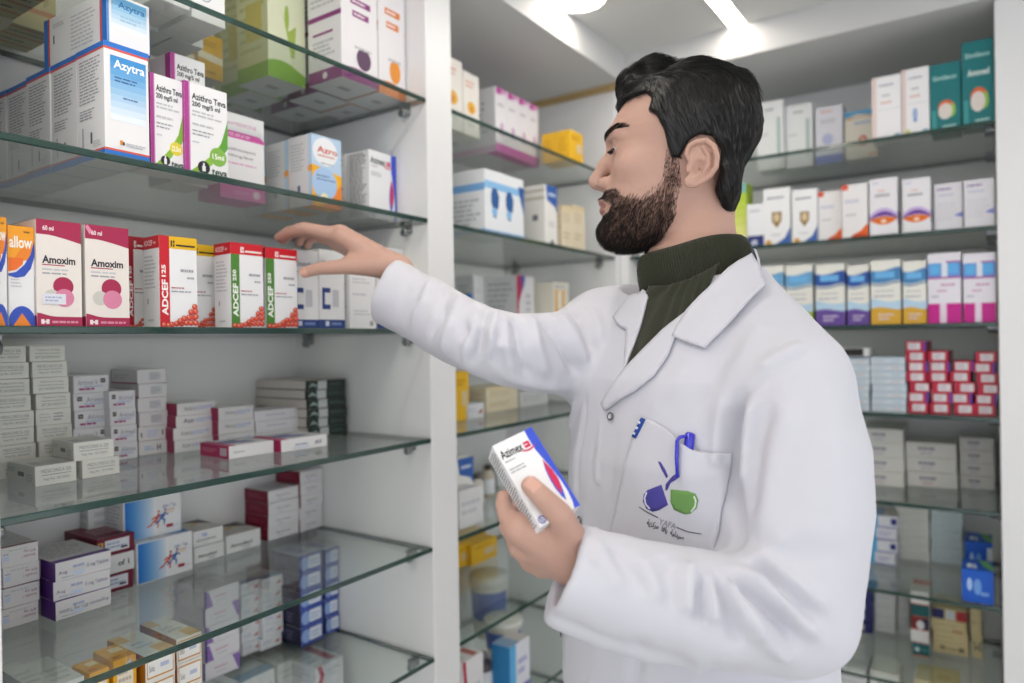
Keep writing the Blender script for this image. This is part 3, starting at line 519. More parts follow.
def k_wave(top, bot, mid='#b9d6ec'):
    return '#eae9e2', {'front': [B(lambda x: .66-.02*math.sin(x*5), lambda x: .86+.03*math.sin(x*4+3.6), top), B(lambda x: .72, lambda x: .82, '#6fb6ea', .15, .8), B(lambda x: .62-.02*math.sin(x*5), lambda x: .645-.02*math.sin(x*5), '#6a88a0'), N(.15, .5, .85, .54, 1, LG), N(.1, .42, .8, .46, 1, '#9fa6b8'), B(lambda x: .24+.02*math.sin(x*5), lambda x: .38+.03*math.sin(x*4+2), mid), B(0, lambda x: .25+.02*math.sin(x*5), bot), N(.25, .06, .8, .18, 2, '#d9cfe2', .4)], 'left': [R(0, 0, 1, .25, bot), R(0, .66, 1, .86, top)], 'right': [R(0, 0, 1, .25, bot), R(0, .66, 1, .86, top)]}
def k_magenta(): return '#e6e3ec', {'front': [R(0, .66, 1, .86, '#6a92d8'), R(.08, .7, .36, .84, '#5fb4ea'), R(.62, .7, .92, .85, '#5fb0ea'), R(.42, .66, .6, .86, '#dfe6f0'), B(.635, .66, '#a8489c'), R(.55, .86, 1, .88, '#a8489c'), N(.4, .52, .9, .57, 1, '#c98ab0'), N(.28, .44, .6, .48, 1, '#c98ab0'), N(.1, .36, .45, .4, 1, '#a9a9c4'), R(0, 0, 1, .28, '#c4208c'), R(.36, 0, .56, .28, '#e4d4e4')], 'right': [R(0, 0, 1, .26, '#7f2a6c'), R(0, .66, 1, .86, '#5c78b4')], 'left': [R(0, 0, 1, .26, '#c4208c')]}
def k_redend(v=0):
    r = '#bb2a44'; x0 = [.22, .1, .3][v % 3]
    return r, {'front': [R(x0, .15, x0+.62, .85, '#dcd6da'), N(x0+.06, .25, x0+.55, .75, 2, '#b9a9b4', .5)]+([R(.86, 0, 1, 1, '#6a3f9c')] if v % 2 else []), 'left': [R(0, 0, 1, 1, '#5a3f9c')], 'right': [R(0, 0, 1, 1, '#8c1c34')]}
def k_bluepale(v=0): return '#cfd9e2', {'front': [R(0, .8, 1, 1, '#a9bccc'), N(.1, .2, .5, .65, 2, '#b4c0ce', .5), N(.6, .25, .9, .6, 1, ['#c9b4b4', '#9fb6d0'][v % 2])]}
def k_whitebig(v=0): return '#e3e2dc', {'front': [N(.25, .45, .75, .75, 1, '#9a98a8', .7), N(.3, .2, .6, .35, 1, ['#b4a4c4', '#c48a9c'][v % 2]), R(0, .0, 1, .03, '#c9c6be')], 'top': [R(0, 0, 1, .04, '#d0a8a0')]}
def k_whitefine(v=0): return ['#e2e2da', '#d2e2e6'][v % 2], {'front': [N(.08, .1, .92, .9, 3, '#b6bcb8', .4)]}
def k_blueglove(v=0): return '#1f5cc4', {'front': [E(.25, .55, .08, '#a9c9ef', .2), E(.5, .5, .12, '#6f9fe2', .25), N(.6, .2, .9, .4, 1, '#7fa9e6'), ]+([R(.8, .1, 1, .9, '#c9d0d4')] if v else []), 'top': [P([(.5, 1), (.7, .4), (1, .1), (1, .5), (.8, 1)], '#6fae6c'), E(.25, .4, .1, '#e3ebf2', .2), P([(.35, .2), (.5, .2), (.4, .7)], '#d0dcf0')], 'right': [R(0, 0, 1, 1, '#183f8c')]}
def k_bluewhite(v=0): return '#dfe0e8', {'front': [R(0, 0, .3, 1, '#5fb0e2'), R(.75, .3, .95, .8, '#2a2f7c') if v % 2 else N(.4, .3, .9, .7, 2, '#a9a9d0'), R(.3, 0, 1, .1, '#7c78bc')], 'top': [R(0, 0, .5, 1, '#8fa9cc'), R(.5, 0, 1, 1, '#cfcac8')], 'left': [R(0, 0, 1, 1, '#3c8ccc')]}
def k_navywhite(v=0): return '#2b2f68', {'front': [R(.08, .2, .7, .85, '#dcdad6'), R(.08, .65, .7, .85, '#c9a64c' if v % 2 else '#c2c4d6')]}
def k_tealwhite(v=0):
    f = [[R(0, 0, 1, 1, '#1f6266'), E(.28, .5, .14, '#c4d6d6'), N(.5, .4, .9, .6, 1, '#5f9698')], [R(0, 0, 1, 1, '#e2e0de'), R(0, 0, 1, .1, '#7fb2d0')], [R(0, 0, 1, 1, '#7a2a2c'), R(.6, 0, 1, 1, '#2c3044'), E(.5, .4, .22, '#dcd9dc', .35)], [R(0, 0, 1, 1, '#1f5a5e')], [R(0, 0, 1, 1, '#e2e0de'), N(.1, .4, .9, .7, 1, '#a9b6c4')]][v % 5]
    return '#e0ddd8', {'front': f+[R(0, 0, 1, .06, '#d9603c')], 'top': [R(0, .6, 1, 1, '#d9603c')]}
def k_creampack(v=0):
    f = [[T('ISB', .2, .3, .35, .7, '#3a3a3a'), N(.4, .3, .7, .6, 1, '#8a8470'), R(.72, .3, .88, .7, '#77705c')], [N(.1, .3, .8, .6, 1, '#cdb98c')], [N(.1, .4, .8, .7, 1, '#cdb98c'), R(.6, 0, .9, .2, '#c9935c')], [R(0, .05, .35, .95, '#2c2f68'), R(.4, .1, .64, .9, '#d6dbe0'), R(.68, .05, 1, .95, '#b4323c')]][v % 4]
    return '#e0cf9f', {'front': f, 'top': [R(.5, .3, .8, .6, '#d0b47c')]}
def k_slot(): return '#d6d8da', {'front': [R(.16, .08, .82, .92, '#2a2622')]}
def k_teal_cap(): return '#dcdad6', {}

_kc = {}
def carton(kind, args, w, d, h, name, loc, rz, label, group):
    key = (kind.__name__, args, round(w, 3), round(d, 3), round(h, 4))
    if key not in _kc:
        base, faces = kind(*args); _kc[key] = carton_mesh(name, w, d, h, base, faces)
    o = place(_kc[key], name, loc, rz)
    return tag(o, label, 'medicine box', group)

def unit(kind, args, sh, u0, u1, vtop, Y, d, n=1, side='L', name='medicine_carton', zoff=0, rot=0):
    """box outline on a shelf -> left front corner, width and height of one carton"""
    z = SH[sh]+zoff
    if Y > 5: Y = (on_z(u0, Y, z).y if side == 'L' else on_z(u0, Y, z).x)
    zm = z+.04
    if side == 'L':
        a, b = xat(u0, Y, zm), xat(u1, Y, zm)
        if b < XD0+.02: a = max(a, .3135); b = min(b, XD0-.003)
        else: a = max(a, XD1+.002); b = min(b, XB-.034)
        top = on_y(u0, vtop, Y).z; w = b-a; c = ((a+b)/2, Y+min(d, YB-.005-Y)/2)
    else:
        a, b = yat(u0, Y, zm), yat(u1, Y, zm); top = on_x((u0+u1)/2, vtop, Y).z; w = a-b; c = (Y+min(d, XBB-.005-Y)/2, (a+b)/2)
    ks = sorted(SH, key=lambda k: SH[k]); up = [SH[k]-T_G-.012 for k in ks if SH[k] > SH[sh]+.01]
    if up and top > up[0]: top = up[0]
    return c, w, (top-z)/n, z, Y
def one(kind, args, sh, u0, u1, vtop, Y, d, label, side='L', name='medicine_carton', zoff=0, rot=0, group=None):
    c, w, h, z, Y = unit(kind, args, sh, u0, u1, vtop, Y, d, 1, side, name, zoff)
    d = min(d, (YB if side == 'L' else XBB)-.005-Y)
    o = carton(kind, args, w-.0006, d, h, name, (c[0], c[1], z+.0001), math.radians(rot)+(0 if side == 'L' else -math.pi/2), label, group)
    return o, c, w, h, Y
OW = ['topmost', 'second-highest', 'third-highest', 'fourth-highest', 'fifth-highest', 'sixth-highest', 'seventh-highest', 'eighth-highest']
def stack(kind, vs, sh, u0, u1, vtop, Y, d, n, what, group, side='L', name='flat_medicine_carton', jit=.0015, jr=1.2, zoff=0, slant=0):
    """n cartons on one another; vs picks the print of each from the bottom up; `what` finishes the label"""
    c, w, h, z, Y = unit(kind, (), sh, u0, u1, vtop, Y, d, n, side, name, zoff)
    out = []; d = min(d, (YB if side == 'L' else XBB)-.008-Y)
    for i in range(n):
        j = n-1-i; lab = (OW[j] if i else 'bottom') if n > 1 else 'single'
        v = vs[i % len(vs)]
        jx, jy = random.uniform(-jit, jit), random.uniform(0, 2*jit)
        if side == 'L': loc = (c[0]+jx+slant*(i-(n-1)/2), c[1]+jy, z+.0001+i*h)
        else: loc = (c[0]+jy, c[1]+jx+slant*(i-(n-1)/2), z+.0001+i*h)
        out.append(carton(kind, (v,), w-.002, d, h-.0003, name, loc, math.radians(random.uniform(-jr, jr))+(0 if side == 'L' else -math.pi/2), f'{lab} {what}', group))
    return out
# ------------------------------------------------------------------ cartons of the left cabinet
gA = 'cartons on the top left shelf'
one(k_seal, (), 'A', 191, 225, -28, 16, .085, 'white carton with a round grey seal, front right of its block, top left shelf', group=gA)
one(k_seal, (), 'A', 155, 189.5, -28, .90, .085, 'white carton left of the seal carton, at front of the top left shelf', group=gA)
one(k_seal, (), 'A', 172, 203, -10, 1.0, .085, 'white carton behind the seal carton on the top left shelf', group=gA)
one(k_seal, (), 'A', 140, 170, -10, 1.0, .085, 'white carton in the back left of the white block on the top left shelf', group=gA)
one(k_yellowglint, (), 'A', 198, 223, 30, 1.10, .06, 'glossy yellow carton with a pale band, at the back of the top left shelf', group=gA)
one(k_yellowglint, (), 'A', 176, 197, 30, 1.11, .06, 'glossy yellow carton half hidden behind the white block, top left shelf', group=gA)
_, cg, wg, hg, yg = one(k_green, (), 'A', 268, 305.5, -55, 75, .085, 'tall pale green leaf carton at the front of the top left shelf', group=gA)
one(k_green, (), 'A', 249, 281, -30, yg+.09, .085, 'tall pale green carton standing right behind the front green one', group=gA)
one(k_green, (), 'A', 232, 262, -15, yg+.18, .085, 'tall pale green carton at the back of the green row', group=gA)
_, cp, wp, hp, yp = one(k_fruit, ('#8c3a7c', '#5a3a5c'), 'A', 341.5, 378, -50, 76, .085, 'tall white and purple fruit carton at the front of the top left shelf', group=gA)
one(k_fruit, ('#8c3a7c', '#5a3a5c'), 'A', 318, 350, -25, yp+.09, .085, 'tall white and purple carton second in its row, top left shelf', group=gA)
one(k_fruit, ('#8c3a7c', '#5a3a5c'), 'A', 299, 328, -10, yp+.18, .085, 'tall white and purple carton at the back of its row, top left shelf', group=gA)
one(k_fruit, ('#d9803c', '#e8963c'), 'A', 378.5, 408, -40, yp+.004, .085, 'tall white and orange fruit carton at the front right of the top left shelf', group=gA)
one(k_fruit, ('#d9803c', '#e8963c'), 'A', 351, 378, -20, yp+.094, .085, 'tall white and orange carton behind the front orange one', group=gA)
for i, (a, b, y) in enumerate(((0, 46, 1.02), (-50, -3, 1.02), (12, 56, 1.13))):
    one(k_olive, (), 'A', a, b, -60, y, .1, ['olive carton with rust stripes above the blue lying carton, top left shelf', 'olive striped carton cut by the left picture edge, top left shelf', 'olive striped carton at the back wall of the top left shelf'][i], group=gA)
one(k_seal, (), 'A', -40, 14, -90, .885, .1, 'white carton in the top left picture corner', group=gA)

gB = 'cartons on the second left shelf'
c0, w0, h0, z0, y0 = unit(k_bluegrad, (), 'B', 105, 149.5, 40, .885, .075)
for i in range(5):
    carton(k_bluegrad, (), w0, .0695, h0, 'medicine_carton', (c0[0]+(.0, .001, .0, .003, .002)[i], .885+.035+i*.0713, SH['B']+.0001), 0,
           ['front white carton with blue gradient of the receding row, second left shelf', 'second carton behind the front blue gradient one', 'third carton back in the blue-edged row', 'fourth carton back in the blue-edged row', 'last carton of the blue-edged row, by the back wall'][i], gB)
cl = carton(k_bluelying, (), w0, .155, .066, 'medicine_carton', (c0[0]+.006, .885+.088, SH['B']+.0003+h0), math.radians(2), 'white blue-edged carton lying flat on top of the blue-edged row', gB)
_, ct, wt, ht, yt = one(k_teva, ('15ml', '#5d9c3c', '#7fb04c'), 'B', 184.5, 228, 80, .888, .055, 'white carton with purple edge and green round spot, second left shelf', group=gB)
one(k_teva, ('22.5ml', '#7fae3c', '#dccb3c'), 'B', 150.5, 184, 72, .892, .055, 'white carton with purple edge and yellow round spot, beside the blue gradient carton', group=gB)
carton(k_grey, (), .056, .06, .062, 'medicine_carton', (xat(178, .985, 1.72), .985, SH['B']+.0001), 0, 'white carton lying hidden behind the yellow and green spot cartons', gB)
carton(k_teva, ('22.5ml', '#7fae3c', '#dccb3c'), .053, .055, ht, 'medicine_carton', (xat(178, .985, 1.8), .985, SH['B']+.0622), 0, 'white purple-edged carton standing higher, behind the two spot cartons', gB)
one(k_pinkband, (), 'B', 220, 265, 109, .99, .06, 'white carton with pink bands standing behind the green spot carton', group=gB)
ca, wa, ha, za, ya = unit(k_orangecircle, (), 'B', 312, 341.5, 133, .935, .055)
for i in range(3):
    carton(k_orangecircle, (), wa, .06, ha-.001*i, 'medicine_carton', (ca[0]+.002*i, .935+.03+i*.064, SH['B']+.0001), 0,
           ['light blue and orange carton at the front of its row, second left shelf', 'light blue and orange carton second in its row', 'light blue and orange carton at the back of its row'][i], gB)
cz, wz, hz, zz, yz = unit(k_azimex, (), 'B', 370, 397, 149, .945, .055)
for i in range(2):
    carton(k_azimex, (), wz, .058, hz, 'medicine_carton', (cz[0], .945+.03+i*.062, SH['B']+.0001), 0, ['white carton with blue and red swoosh near the divider, second left shelf', 'white carton right behind the swoosh carton on the second left shelf'][i], gB)

gC = 'cartons on the third left shelf'
one(k_low, (), 'C', -26, 7.5, 214, .88, .05, 'white, orange and blue carton cut by the left picture edge', group=gC)
one(k_low, (), 'C', 8, 35, 225, .888, .05, 'white, orange and blue carton left of the two crimson-topped ones', group=gC)
one(k_amoxim, (0,), 'C', 36.5, 82, 218.5, .884, .075, 'left carton of the two with crimson top and pill circles', group=gC)
st = MB(); stamp(st, (0, 0, 0), (.024, 0, 0), (0, 0, .012), (0, -1, 0), [R(0, 0, 1, 1, '#d9dbe4'), N(.1, .2, .9, .8, 2, '#a9b1cc')], .0004)
am = [o for o in COL.objects if o.get('label', '').startswith('left carton of the two')][0]
st.build('price_sticker', am, (-.018, -.0375-.0004, .025), 0)
one(k_amoxim, (1,), 'C', 85.5, 129.5, 224, .884, .07, 'right carton of the two with crimson top and pill circles', group=gC)
one(k_adcef, ('125', '#b01c2c', '#b01c2c', '#e9e0e0'), 'C', 128, 150, 236, .985, .05, 'dark red edged carton mostly hidden behind the right pill-circle carton', group=gC)
RD = '#c4202e'
def adcef(num, strip, head, logo, u0, u1, vtop, Y, d, rot, label):
    c, w, h, z, Y = unit(k_adcef, (), 'C', u0, u1, vtop, Y, d)
    p = (xat(u0, Y, z+.05), Y); a = math.radians(rot)            # front left corner stays where the photograph has it
    w = (xat(u1, Y+w*math.sin(a), z+.05)-p[0])/max(.3, math.cos(a)); cx = p[0]+w/2*math.cos(a)-d/2*math.sin(a); cyy = p[1]+w/2*math.sin(a)+d/2*math.cos(a)
    return carton(k_adcef, (num, strip, head, logo), w, d, h, 'medicine_carton', (cx, cyy, z+.0001), a, label, gC)
adcef('125', RD, '#e2b422', '#2a2420', 159.5, 197.5, 235, .895, .044, -3, 'red-striped berry carton with yellow head, in front on the third left shelf')
adcef('125', RD, '#e2b422', '#2a2420', 186, 216, 243, .955, .044, -3, 'yellow-headed berry carton peeking out behind the front red-striped one')
adcef('250', '#4d8036', RD, '#efe6e4', 231, 263.5, 242, .895, .042, -2, 'left berry carton with green stripe and red head')
adcef('250', '#4d8036', RD, '#efe6e4', 266, 297.5, 247, .9, .042, -2, 'right berry carton with green stripe, under the reaching fingers')
one(k_blueC, (), 'C', 292, 319, 249, .93, .05, 'white and navy carton directly under the reaching thumb', group=gC)
one(k_blueC, (), 'C', 319.6, 345, 249, .93, .05, 'white and navy carton right of the one under the thumb', group=gC)
one(k_plaintall, (), 'C', 350, 376, 262, .925, .05, 'plain white carton with faint text behind the wrist', group=gC)
one(k_plaintall, ('#e8c93a',), 'C', 376.5, 406, 246, .93, .05, 'white carton with a yellow corner behind the coat cuff', group=gC)

gD = 'flat cartons on the fourth left shelf'
W1 = 'white text-printed carton in the %s, fourth left shelf'
stack(k_endtext, (1, 0, 0, 0, 0, 1, 0, 0), 'D', -6, 34.5, 339, 1.13, .11, 8, W1 % 'tall stack at the left picture edge', gD, slant=-.0014)
stack(k_endtext, (1, 0, 0, 2, 1, 1, 0, 1), 'D', 35.5, 72, 337, 1.128, .11, 8, W1 % 'second tall stack from the left', gD, slant=-.0014)
o, *_ = one(k_endtext, (0,), 'D', 34.5, 76.5, 467, 487.5, .085, 'white carton lying alone in front of the two tall stacks, fourth left shelf', group=gD, rot=0)
_, c2, w2, h2, _y = one(k_endtext, (0,), 'D', 80.5, 119, 461, 479.5, .07, 'white carton under the slanted front one, fourth left shelf', group=gD, rot=2)
carton(k_endtext, (0,), w2*1.0, .075, h2, 'flat_medicine_carton', (c2[0]-.006, c2[1]+.001, SH['D']+h2+.0003), math.radians(-4), 'white carton lying askew on top of the front pair, fourth left shelf', gD)
stack(k_endicon, (2, 0, 3, 1, 0), 'D', 74.5, 111.5, 376, 465, .1, 5, 'pale carton with dark square in the stack behind the askew carton', gD)
stack(k_endicon, (3, 1, 1, 1), 'D', 111.5, 138.5, 391.5, 461.5, .1, 4, 'pale carton with dark square in the short stack right of the askew carton', gD)
stack(k_endred, (1, 2, 0, 0, 0, 0), 'D', 138.5, 168.5, 369.5, 456.5, .15, 6, 'pale carton with barcode end in the tall stack left of the crimson-sided ones', gD)
stack(k_azir, (2, 0, 1, 0), 'D', 176, 216, 404, 453.5, .07, 4, 'white crimson-sided carton in the four-high stack, fourth left shelf', gD, jit=.003, jr=2.5)
stack(k_azir, (3, 4, 4), 'D', 218.5, 255, 408, 449, .07, 3, 'white crimson-sided carton in the three-high stack, fourth left shelf', gD, jr=2)
one(k_flatpink, (0,), 'D', 230.5, 274, 446.5, 459.6, .085, 'left one of two flat crimson-edged cartons at the front of the fourth left shelf', group=gD, rot=-3)
one(k_flatpink, (1,), 'D', 283.5, 327, 440.5, 452.8, .085, 'right one of two flat crimson-edged cartons at the front of the fourth left shelf', group=gD, rot=-4)
stack(k_purpleband, (0, 0, 0), 'D', 256.5, 307, 411.5, 443.5, .07, 3, 'white carton with purple band behind the right flat crimson-edged carton', gD)
stack(k_darkgreen, (0,)*6, 'D', 309.5, 347, 381, 438.5, .16, 6, 'dark green ended carton in the stack by the divider, fourth left shelf', gD)

gE = 'flat cartons on the fifth left shelf'
stack(k_redtext, (0,)*4, 'E', 2, 40.5, 549, 631, .12, 4, 'white carton with small red print at far left, fifth left shelf', gE)
stack(k_augm, (2, 1, 0), 'E', 54.5, 112, 564, 622, .115, 3, 'white carton with purple end, fifth left shelf', gE, jr=1.5)
stack(k_maroon, (0, 1, 0), 'E', 97, 136, 541, 598, .12, 3, 'carton in the maroon stack behind the purple-ended ones', gE)
_, cr_, wr_, hr_, yr_ = one(k_runner, (), 'E', 136.5, 192.5, 544.5, 586, .07, 'lower white and blue carton with two running figures, fifth left shelf', group=gE)
carton(k_runner, (), wr_*1.02, .06, hr_, 'medicine_carton', (xat(123.5, yr_+.02, 1.16)+wr_*.51, yr_+.05, SH['E']+hr_+.0003), 0, 'upper white and blue carton with two running figures, fifth left shelf', gE)
carton(k_grey, (), wr_, .03, hr_*.99, 'medicine_carton', (cr_[0]-.02, 1.231, SH['E']+.0001), 0, 'lower grey-white carton behind the running-figures pair', gE)
carton(k_grey, (), wr_, .026, hr_, 'medicine_carton', (cr_[0]-.035, 1.234, SH['E']+hr_+.0001), 0, 'upper grey-white carton behind the running-figures pair', gE)
stack(k_almira, (1, 0), 'E', 193.5, 224.5, 533, 565, .1, 2, 'white carton with dark open end right of the running figures', gE)
one(k_almira, (1,), 'E', 226, 260.5, 537, 555, .09, 'single white dark-ended carton left of the maroon and white block', group=gE)
stack(k_marwhite, (0,)*4, 'E', 268.5, 300, 492, 542, .1, 4, 'white maroon-sided carton in the block\'s left column', gE)
stack(k_marwhite, (0,)*5, 'E', 300.8, 329.5, 472, 533, .1, 5, 'white maroon-sided carton in the block\'s right column', gE)

gF = 'flat cartons on the sixth left shelf'
stack(k_grey, (0,)*3, 'F', 6, 30, 672, .93, .1, 3, 'grey-white carton at far left of the sixth left shelf', gF)
stack(k_grey, (0,)*3, 'F', 32, 55, 661, .95, .1, 3, 'grey-white carton second from left on the sixth left shelf', gF, jr=2)
stack(k_grey, (0,)*3, 'F', 57, 88, 672, .93, .1, 3, 'white carton in the third stack from left, sixth left shelf', gF)
stack(k_yellowsm, (0,)*3, 'F', 90.5, 112, 674, .94, .045, 3, 'yellow carton in the lower yellow stack, sixth left shelf', gF)
stack(k_yellowsm, (0,)*4, 'F', 114, 138.5, 656, .94, .055, 4, 'yellow carton in the higher yellow stack, sixth left shelf', gF)
stack(k_orangeframe, (0,)*5, 'F', 146, 177, 657, .935, .1, 5, 'white carton framed in orange, left orange stack', gF)
stack(k_orangeframe, (0,)*5, 'F', 178.5, 204.5, 640, .95, .1, 5, 'white carton framed in orange, right orange stack', gF)
stack(k_purptri, (1, 0, 0, 1, 0), 'F', 206.5, 241, 592, 683, .13, 5, 'white carton with purple triangle, sixth left shelf', gF, jr=3)
stack(k_redarrow, (0,)*6, 'F', 242.3, 262, 585, 658, .1, 6, 'white red-arrow carton in the left arrow column', gF)
stack(k_redarrow, (0,)*6, 'F', 263.5, 284, 580, 652, .1, 6, 'white red-arrow carton in the right arrow column', gF, jr=2.5)
stack(k_bluecap, (0,)*5, 'F', 300.5, 323.5, 557, 648, .09, 5, 'blue capsule carton in the left blue column', gF, jr=1.5)
stack(k_bluecap, (0,)*5, 'F', 325.5, 348, 550, 635.5, .09, 5, 'blue capsule carton in the right blue column', gF, jr=1.5)
gG = 'flat cartons on the seventh left shelf'
stack(k_redarrow, (0,)*3, 'G', 243, 277, 667, 1.13, .1, 3, 'white blue-topped carton, leftmost of the seventh left shelf', gG)
stack(k_grey, (0,)*4, 'G', 280, 314, 662, 1.13, .1, 4, 'white carton left of the red-striped ones, seventh left shelf', gG)
stack(k_redstripe, (0,)*5, 'G', 317, 345, 652, 1.06, .1, 5, 'white carton with a red stripe, seventh left shelf', gG)

# ------------------------------------------------------------------ middle cabinet
gM = 'cartons of the middle cabinet'
one(k_flower, (), 'A', 441, 463, 52, .953, .06, 'white carton with orange flower next to the divider, top middle shelf', group=gM)
one(k_flower, (), 'A', 463.5, 479.5, 70, .953, .06, 'white carton with orange flower beside the pink row, top middle shelf', group=gM)
cq, wq, hq, zq, yq = unit(k_pinkwhite, (), 'A', 495.5, 539, 86, .98, .07)
for i in range(4):
    carton(k_pinkwhite, (), wq/4-.001, .15, hq, 'medicine_carton', (cq[0]-wq/2+wq/8+i*wq/4, 1.055, SH['A']+.0001), 0, ['leftmost of four white and pink cartons on the top middle shelf', 'second of four white and pink cartons on the top middle shelf', 'third of four white and pink cartons on the top middle shelf', 'rightmost of four white and pink cartons on the top middle shelf'][i], gM)
_, q_, w_, h_, _y = one(k_yellow2, (), 'A', 570, 583, 129, .876, .042, 'front yellow carton on the top middle shelf', group=gM)
carton(k_yellow2, (), w_, .04, h_, 'medicine_carton', (q_[0], .94, SH['A']+.0001), 0, 'yellow carton right behind the front yellow one, top middle shelf', gM)
one(k_face, (), 'B', 485, 524, 168, .88, .12, 'large white carton with two blue face profiles, second middle shelf', group=gM)
one(k_navycorner, (), 'B', 545, 557.5, 184, .884, .058, 'white carton with navy top corner, second middle shelf', group=gM)
one(k_cream, (), 'B', 562, 573, 205, .885, .04, 'left cream carton on the second middle shelf', group=gM)
one(k_cream, (), 'B', 573.4, 585, 205, .885, .04, 'right cream carton on the second middle shelf', group=gM)
one(k_redleaf, (), 'C', 517, 534.5, 275, .98, .1, 'white carton with red leaf edge behind the sleeve, third middle shelf', group=gM)
one(k_stripes, (), 'C', 554, 569, 282, .93, .07, 'white carton with two orange bars behind the sleeve, third middle shelf', group=gM)
one(k_plaintall, (), 'C', 474, 484, 275, 1.08, .06, 'narrow white carton behind the blue-capped bottle, third middle shelf', group=gM)
one(k_plaintall, (), 'C', 436, 459, 292, .95, .06, 'white carton beside the divider on the third middle shelf', group=gM)
def bottle(x, y, z, r, h, body, cap, label, name='medicine_bottle', squat=.72):
    t = tag(empty(name, (x, y, z+.0001)), label, 'bottle', 'bottles and tubs of the middle cabinet')
    mb = MB(); mb.lathe([(r*.92, 0), (r, r*.1), (r, h*squat), (r*.55, h*(squat+.1)), (r*.45, h*(squat+.12)), (r*.45, h*.88)], (0, 0, 0), mat('bottle_plastic_'+body[1:], body, .35, .5), 22); mb.build('bottle_body', t)
    mb = MB(); mb.lathe([(r*.52, h*.86), (r*.52, h*.98), (r*.48, h)], (0, 0, 0), mat('cap_plastic_'+cap[1:], cap, .35, .5), 22); mb.build('cap', t)
    mb = MB(); n = 22
    for k in range(n):
        a, b = 2*math.pi*k/n, 2*math.pi*(k+1)/n; q = r+.0006
        mb.face([(q*math.cos(a), q*math.sin(a), h*.14), (q*math.cos(b), q*math.sin(b), h*.14), (q*math.cos(b), q*math.sin(b), h*.58), (q*math.cos(a), q*math.sin(a), h*.58)], mat('paper_label', '#e4e6ea', .5, .3), True)
    mb.build('label_band', t); return t
bottle(xat(469, 1.02, 1.53), 1.02, SH['C'], .016, .088, '#dfe4ea', '#2f6fc0', 'small white bottle with a blue cap on the third middle shelf')
bottle(xat(457, 1.12, 1.53), 1.12, SH['C'], .02, .1, '#8fb04a', '#6f9c3a', 'small green bottle near the divider on the third middle shelf')
one(k_yellow2, (), 'D', 455, 469, 372, 1.0, .06, 'pale yellow carton under the sleeve, fourth middle shelf', group=gM)
one(k_cream, (), 'D', 486, 518, 388, 1.05, .1, 'cream carton under the sleeve, fourth middle shelf', group=gM)
one(k_grey, (), 'D', 520, 548, 392, 1.05, .1, 'grey-white carton at right on the fourth middle shelf', group=gM)
one(k_redarrow, (0,), 'D', 466, 484, 405, 1.0, .08, 'small white carton with a red mark, fourth middle shelf', group=gM)
for i, (u, y, r, h, b, c) in enumerate(((476, 1.0, .018, .075, '#d2cdc4', '#5a5148'), (488, 1.03, .016, .08, '#c2b8a8', '#3f3a36'), (500, 1.06, .017, .085, '#d8d6d2', '#8a8078'), (512, 1.08, .017, .075, '#d0cfca', '#c2c0bc'))):
    bottle(xat(u, y, 1.1), y, SH['E'], r, h, b, c, ['small beige bottle with brown cap, left on the fifth middle shelf', 'small tan bottle with black cap on the fifth middle shelf', 'small pale bottle with taupe cap on the fifth middle shelf', 'small pale bottle with white cap on the fifth middle shelf'][i])
one(k_navycorner, (), 'E', 456, 474, 460, .95, .08, 'white carton with navy patch beside the divider, fifth middle shelf', group=gM)
one(k_grey, (), 'E', 459, 483, 492, .9, .05, 'white flat carton at the front of the fifth middle shelf', group=gM)
one(k_grey, (), 'E', 505, 530, 468, 1.12, .08, 'grey-white carton at the back of the fifth middle shelf', group=gM)
gY = 'yellow cartons of the sixth middle shelf'
for i, (u0, u1, vt, y) in enumerate(((452, 471, 549, 572), (471.5, 497, 546, 567), (464, 486, 535, 1.195))):
    one(k_yellow2, (), 'F', u0, u1, vt, y, .05, ['left front yellow carton on the sixth middle shelf', 'right front yellow carton on the sixth middle shelf', 'yellow carton behind the two front ones on the sixth middle shelf'][i], group=gY)
def tub(x, y, z, r, h, label):
    t = tag(empty('plastic_tub', (x, y, z+.0001)), label, 'tub', 'bottles and tubs of the middle cabinet')
    mb = MB(); mb.lathe([(r*.8, 0), (r*.84, .002), (r, h*.86)], (0, 0, 0), mat('tub_plastic', '#d9d6cc', .35, .5), 30); mb.build('tub_body', t)
    mb = MB(); mb.lathe([(r*1.05, h*.86), (r*1.06, h*.9), (r*1.06, h*.97), (r*1.0, h)], (0, 0, 0), mat('tub_lid', '#e0dfda', .35, .5), 30); mb.build('lid', t)
    mb = MB(); n = 30
    for k in range(n):
        a, b = 2*math.pi*k/n, 2*math.pi*(k+1)/n; q0, q1 = r*.88+.0008, r*.97+.0008
        mb.face([(q0*math.cos(a), q0*math.sin(a), h*.3), (q0*math.cos(b), q0*math.sin(b), h*.3), (q1*math.cos(b), q1*math.sin(b), h*.75), (q1*math.cos(a), q1*math.sin(a), h*.75)], mat('tub_label_blue', '#5468b0', .4, .4), True)
    mb.build('label_band', t); return t
tub(xat(503, 1.03, .74), 1.03, SH['G'], .047, .1, 'white tub with a blue band on the seventh middle shelf')
tub(xat(489, 1.14, .74), 1.14, SH['G'], .05, .17, 'white tub with a blue band behind the front one, seventh middle shelf')
bottle(xat(466, .96, .74), .95, SH['G'], .02, .12, '#cfd86a', '#d6b83c', 'lime bottle with yellow cap beside the divider, seventh middle shelf')
bottle(xat(480, .98, .7), .975, SH['G'], .026, .085, '#4a4048', '#7c7480', 'dark bottle behind the red-marked carton, seventh middle shelf')
one(k_redstripe, (0,), 'G', 462, 484, 664, .88, .05, 'white carton with red mark at the front of the seventh middle shelf', group=gM)
one(k_bluewhite, (0,), 'G', 510, 530, 648, .9, .05, 'white and blue carton at the front of the seventh middle shelf', group=gM)

